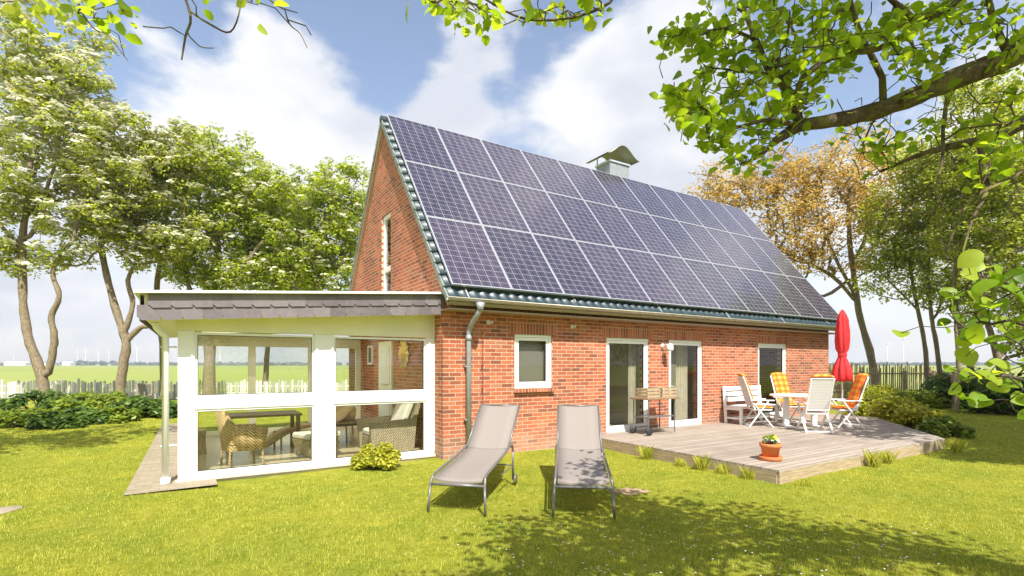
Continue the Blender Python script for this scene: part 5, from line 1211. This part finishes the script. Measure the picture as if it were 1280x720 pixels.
# bare fine twigs
for _ in range(150):
    i = random.choice(main+second) if random.random() < .35 else random.randrange(20, len(sk.p)); 
    d = Vector((random.gauss(0,1),random.gauss(0,1),random.gauss(0,.7))).normalized()*random.uniform(.08,.26); sk.reach(sk.p[i]+d, .04, .28, i)
V, Fc = sk.mesh(tip=.0019, expo=.5, rmax=.035, n=10); o0 = np.array(trunk); ft.location = trunk
obj('trunk', V-o0, Fc, M['bark_moss'], ft, True)
P = np.array([tuple(v) for v in leafP]); nm = rng.normal(size=P.shape)*.55+np.array([0,0,.8]); nm /= np.linalg.norm(nm, axis=1)[:, None]
def in_view(q):
    dx, dy = q[0]-CX, q[1]-CY; d_ = dx*SN+dy*CS; return d_ > .1 and HZ-F*(q[2]-CH)/d_ > -25
topP = [q for q in topP if not in_view(q)]
n1_ = len(P); P = np.concatenate([P, np.array([tuple(v) for v in topP])]); nm = np.concatenate([nm, np.tile([0.,0.,1.], (len(topP),1))+rng.normal(size=(len(topP),3))*.3]); nm /= np.linalg.norm(nm, axis=1)[:, None]
sz = .045*(.5+.8*rng.random(len(P))); sz[n1_:] *= 2.0
V, Fc = leaf_cards(P, nm, sz, 'o'); obj('crown', V-o0, Fc, M['leaf_near'], ft)
# close branch with large leaves at the right edge
nb = empty('near_branch', (0,0,0), label='close leafy branch with big round leaves at the right edge', cat='branch')
sk = Skel(); D = 1.45
sk.chain(smooth_pts([cw(3.0,1.6,.0), cw(2.6,1.6,1.0), at(1330,360,D+.1), at(1290,352,D)], 4), -1, [.016]*13)
P_ = []
def nbl(pts): 
    ids = sk.reach(at(*pts[0], D), .1, .1); 
    for q in pts[1:]: ids += sk.reach(at(*q, D+random.gauss(0,.04)), .08, .1, ids[-1])
    return ids
tw = nbl([(1270,362),(1240,352),(1215,348)]); tw += nbl([(1262,400),(1225,402),(1185,392)]); tw += nbl([(1260,470),(1225,472),(1190,488)]); tw += nbl([(1275,430),(1245,420)]); tw += nbl([(1262,500),(1235,510)])
for px, py in [(1235,350),(1222,365),(1250,345),(1215,340),(1262,365),(1240,385),(1270,345),(1200,365),(1225,405),(1205,410),(1185,412),(1250,405),(1178,396),(1268,400),(1270,425),(1240,425),(1225,478),(1205,470),(1190,482),(1240,470),(1262,480),(1212,500),(1235,505),(1255,455),(1275,460),(1275,500),(1232,335),(1258,385)]:
    P_.append(at(px+random.gauss(0,3), py+random.gauss(0,3), D+random.gauss(0,.07)))
P_ += [p+Vector((random.gauss(0,.05),random.gauss(0,.05),random.gauss(0,.04))) for p in P_ for _ in range(2) if random.random() < .8]; P_ = np.array([tuple(v) for v in P_]); nm = rng.normal(size=P_.shape)*.45+np.array([-.35*SN*1.0,-.6*CS,.55]); nm /= np.linalg.norm(nm, axis=1)[:, None]
for q in P_: sk.reach(q, .05, .1, below=False)
V, Fc = sk.mesh(tip=.0012, expo=.5, rmax=.01, n=6); o0 = np.array(sk.p[0]); nb.location = sk.p[0]; obj('stem', V-o0, Fc, M['twig'], nb, True)
V, Fc = leaf_cards(P_, nm, .056*(.6+.6*rng.random(len(P_))), 'O'); obj('foliage', V-o0, Fc, M['leaf_near'], nb)

# ================================================================== AIR
m = Mat('haze_air'); pv = m.node('ShaderNodeVolumePrincipled'); pv.inputs['Color'].default_value = (.86,.90,.96,1); pv.inputs['Density'].default_value = .00032; pv.inputs['Anisotropy'].default_value = .2
m.n.remove(m.b); m.l.new(pv.outputs[0], m.out.inputs['Volume'])
tag(MB().box((-1900,-1900,-1.1),(1900,1900,125)).build('haze', m.m), kind='stuff', label='thin pale summer haze over the far fields', cat='haze')
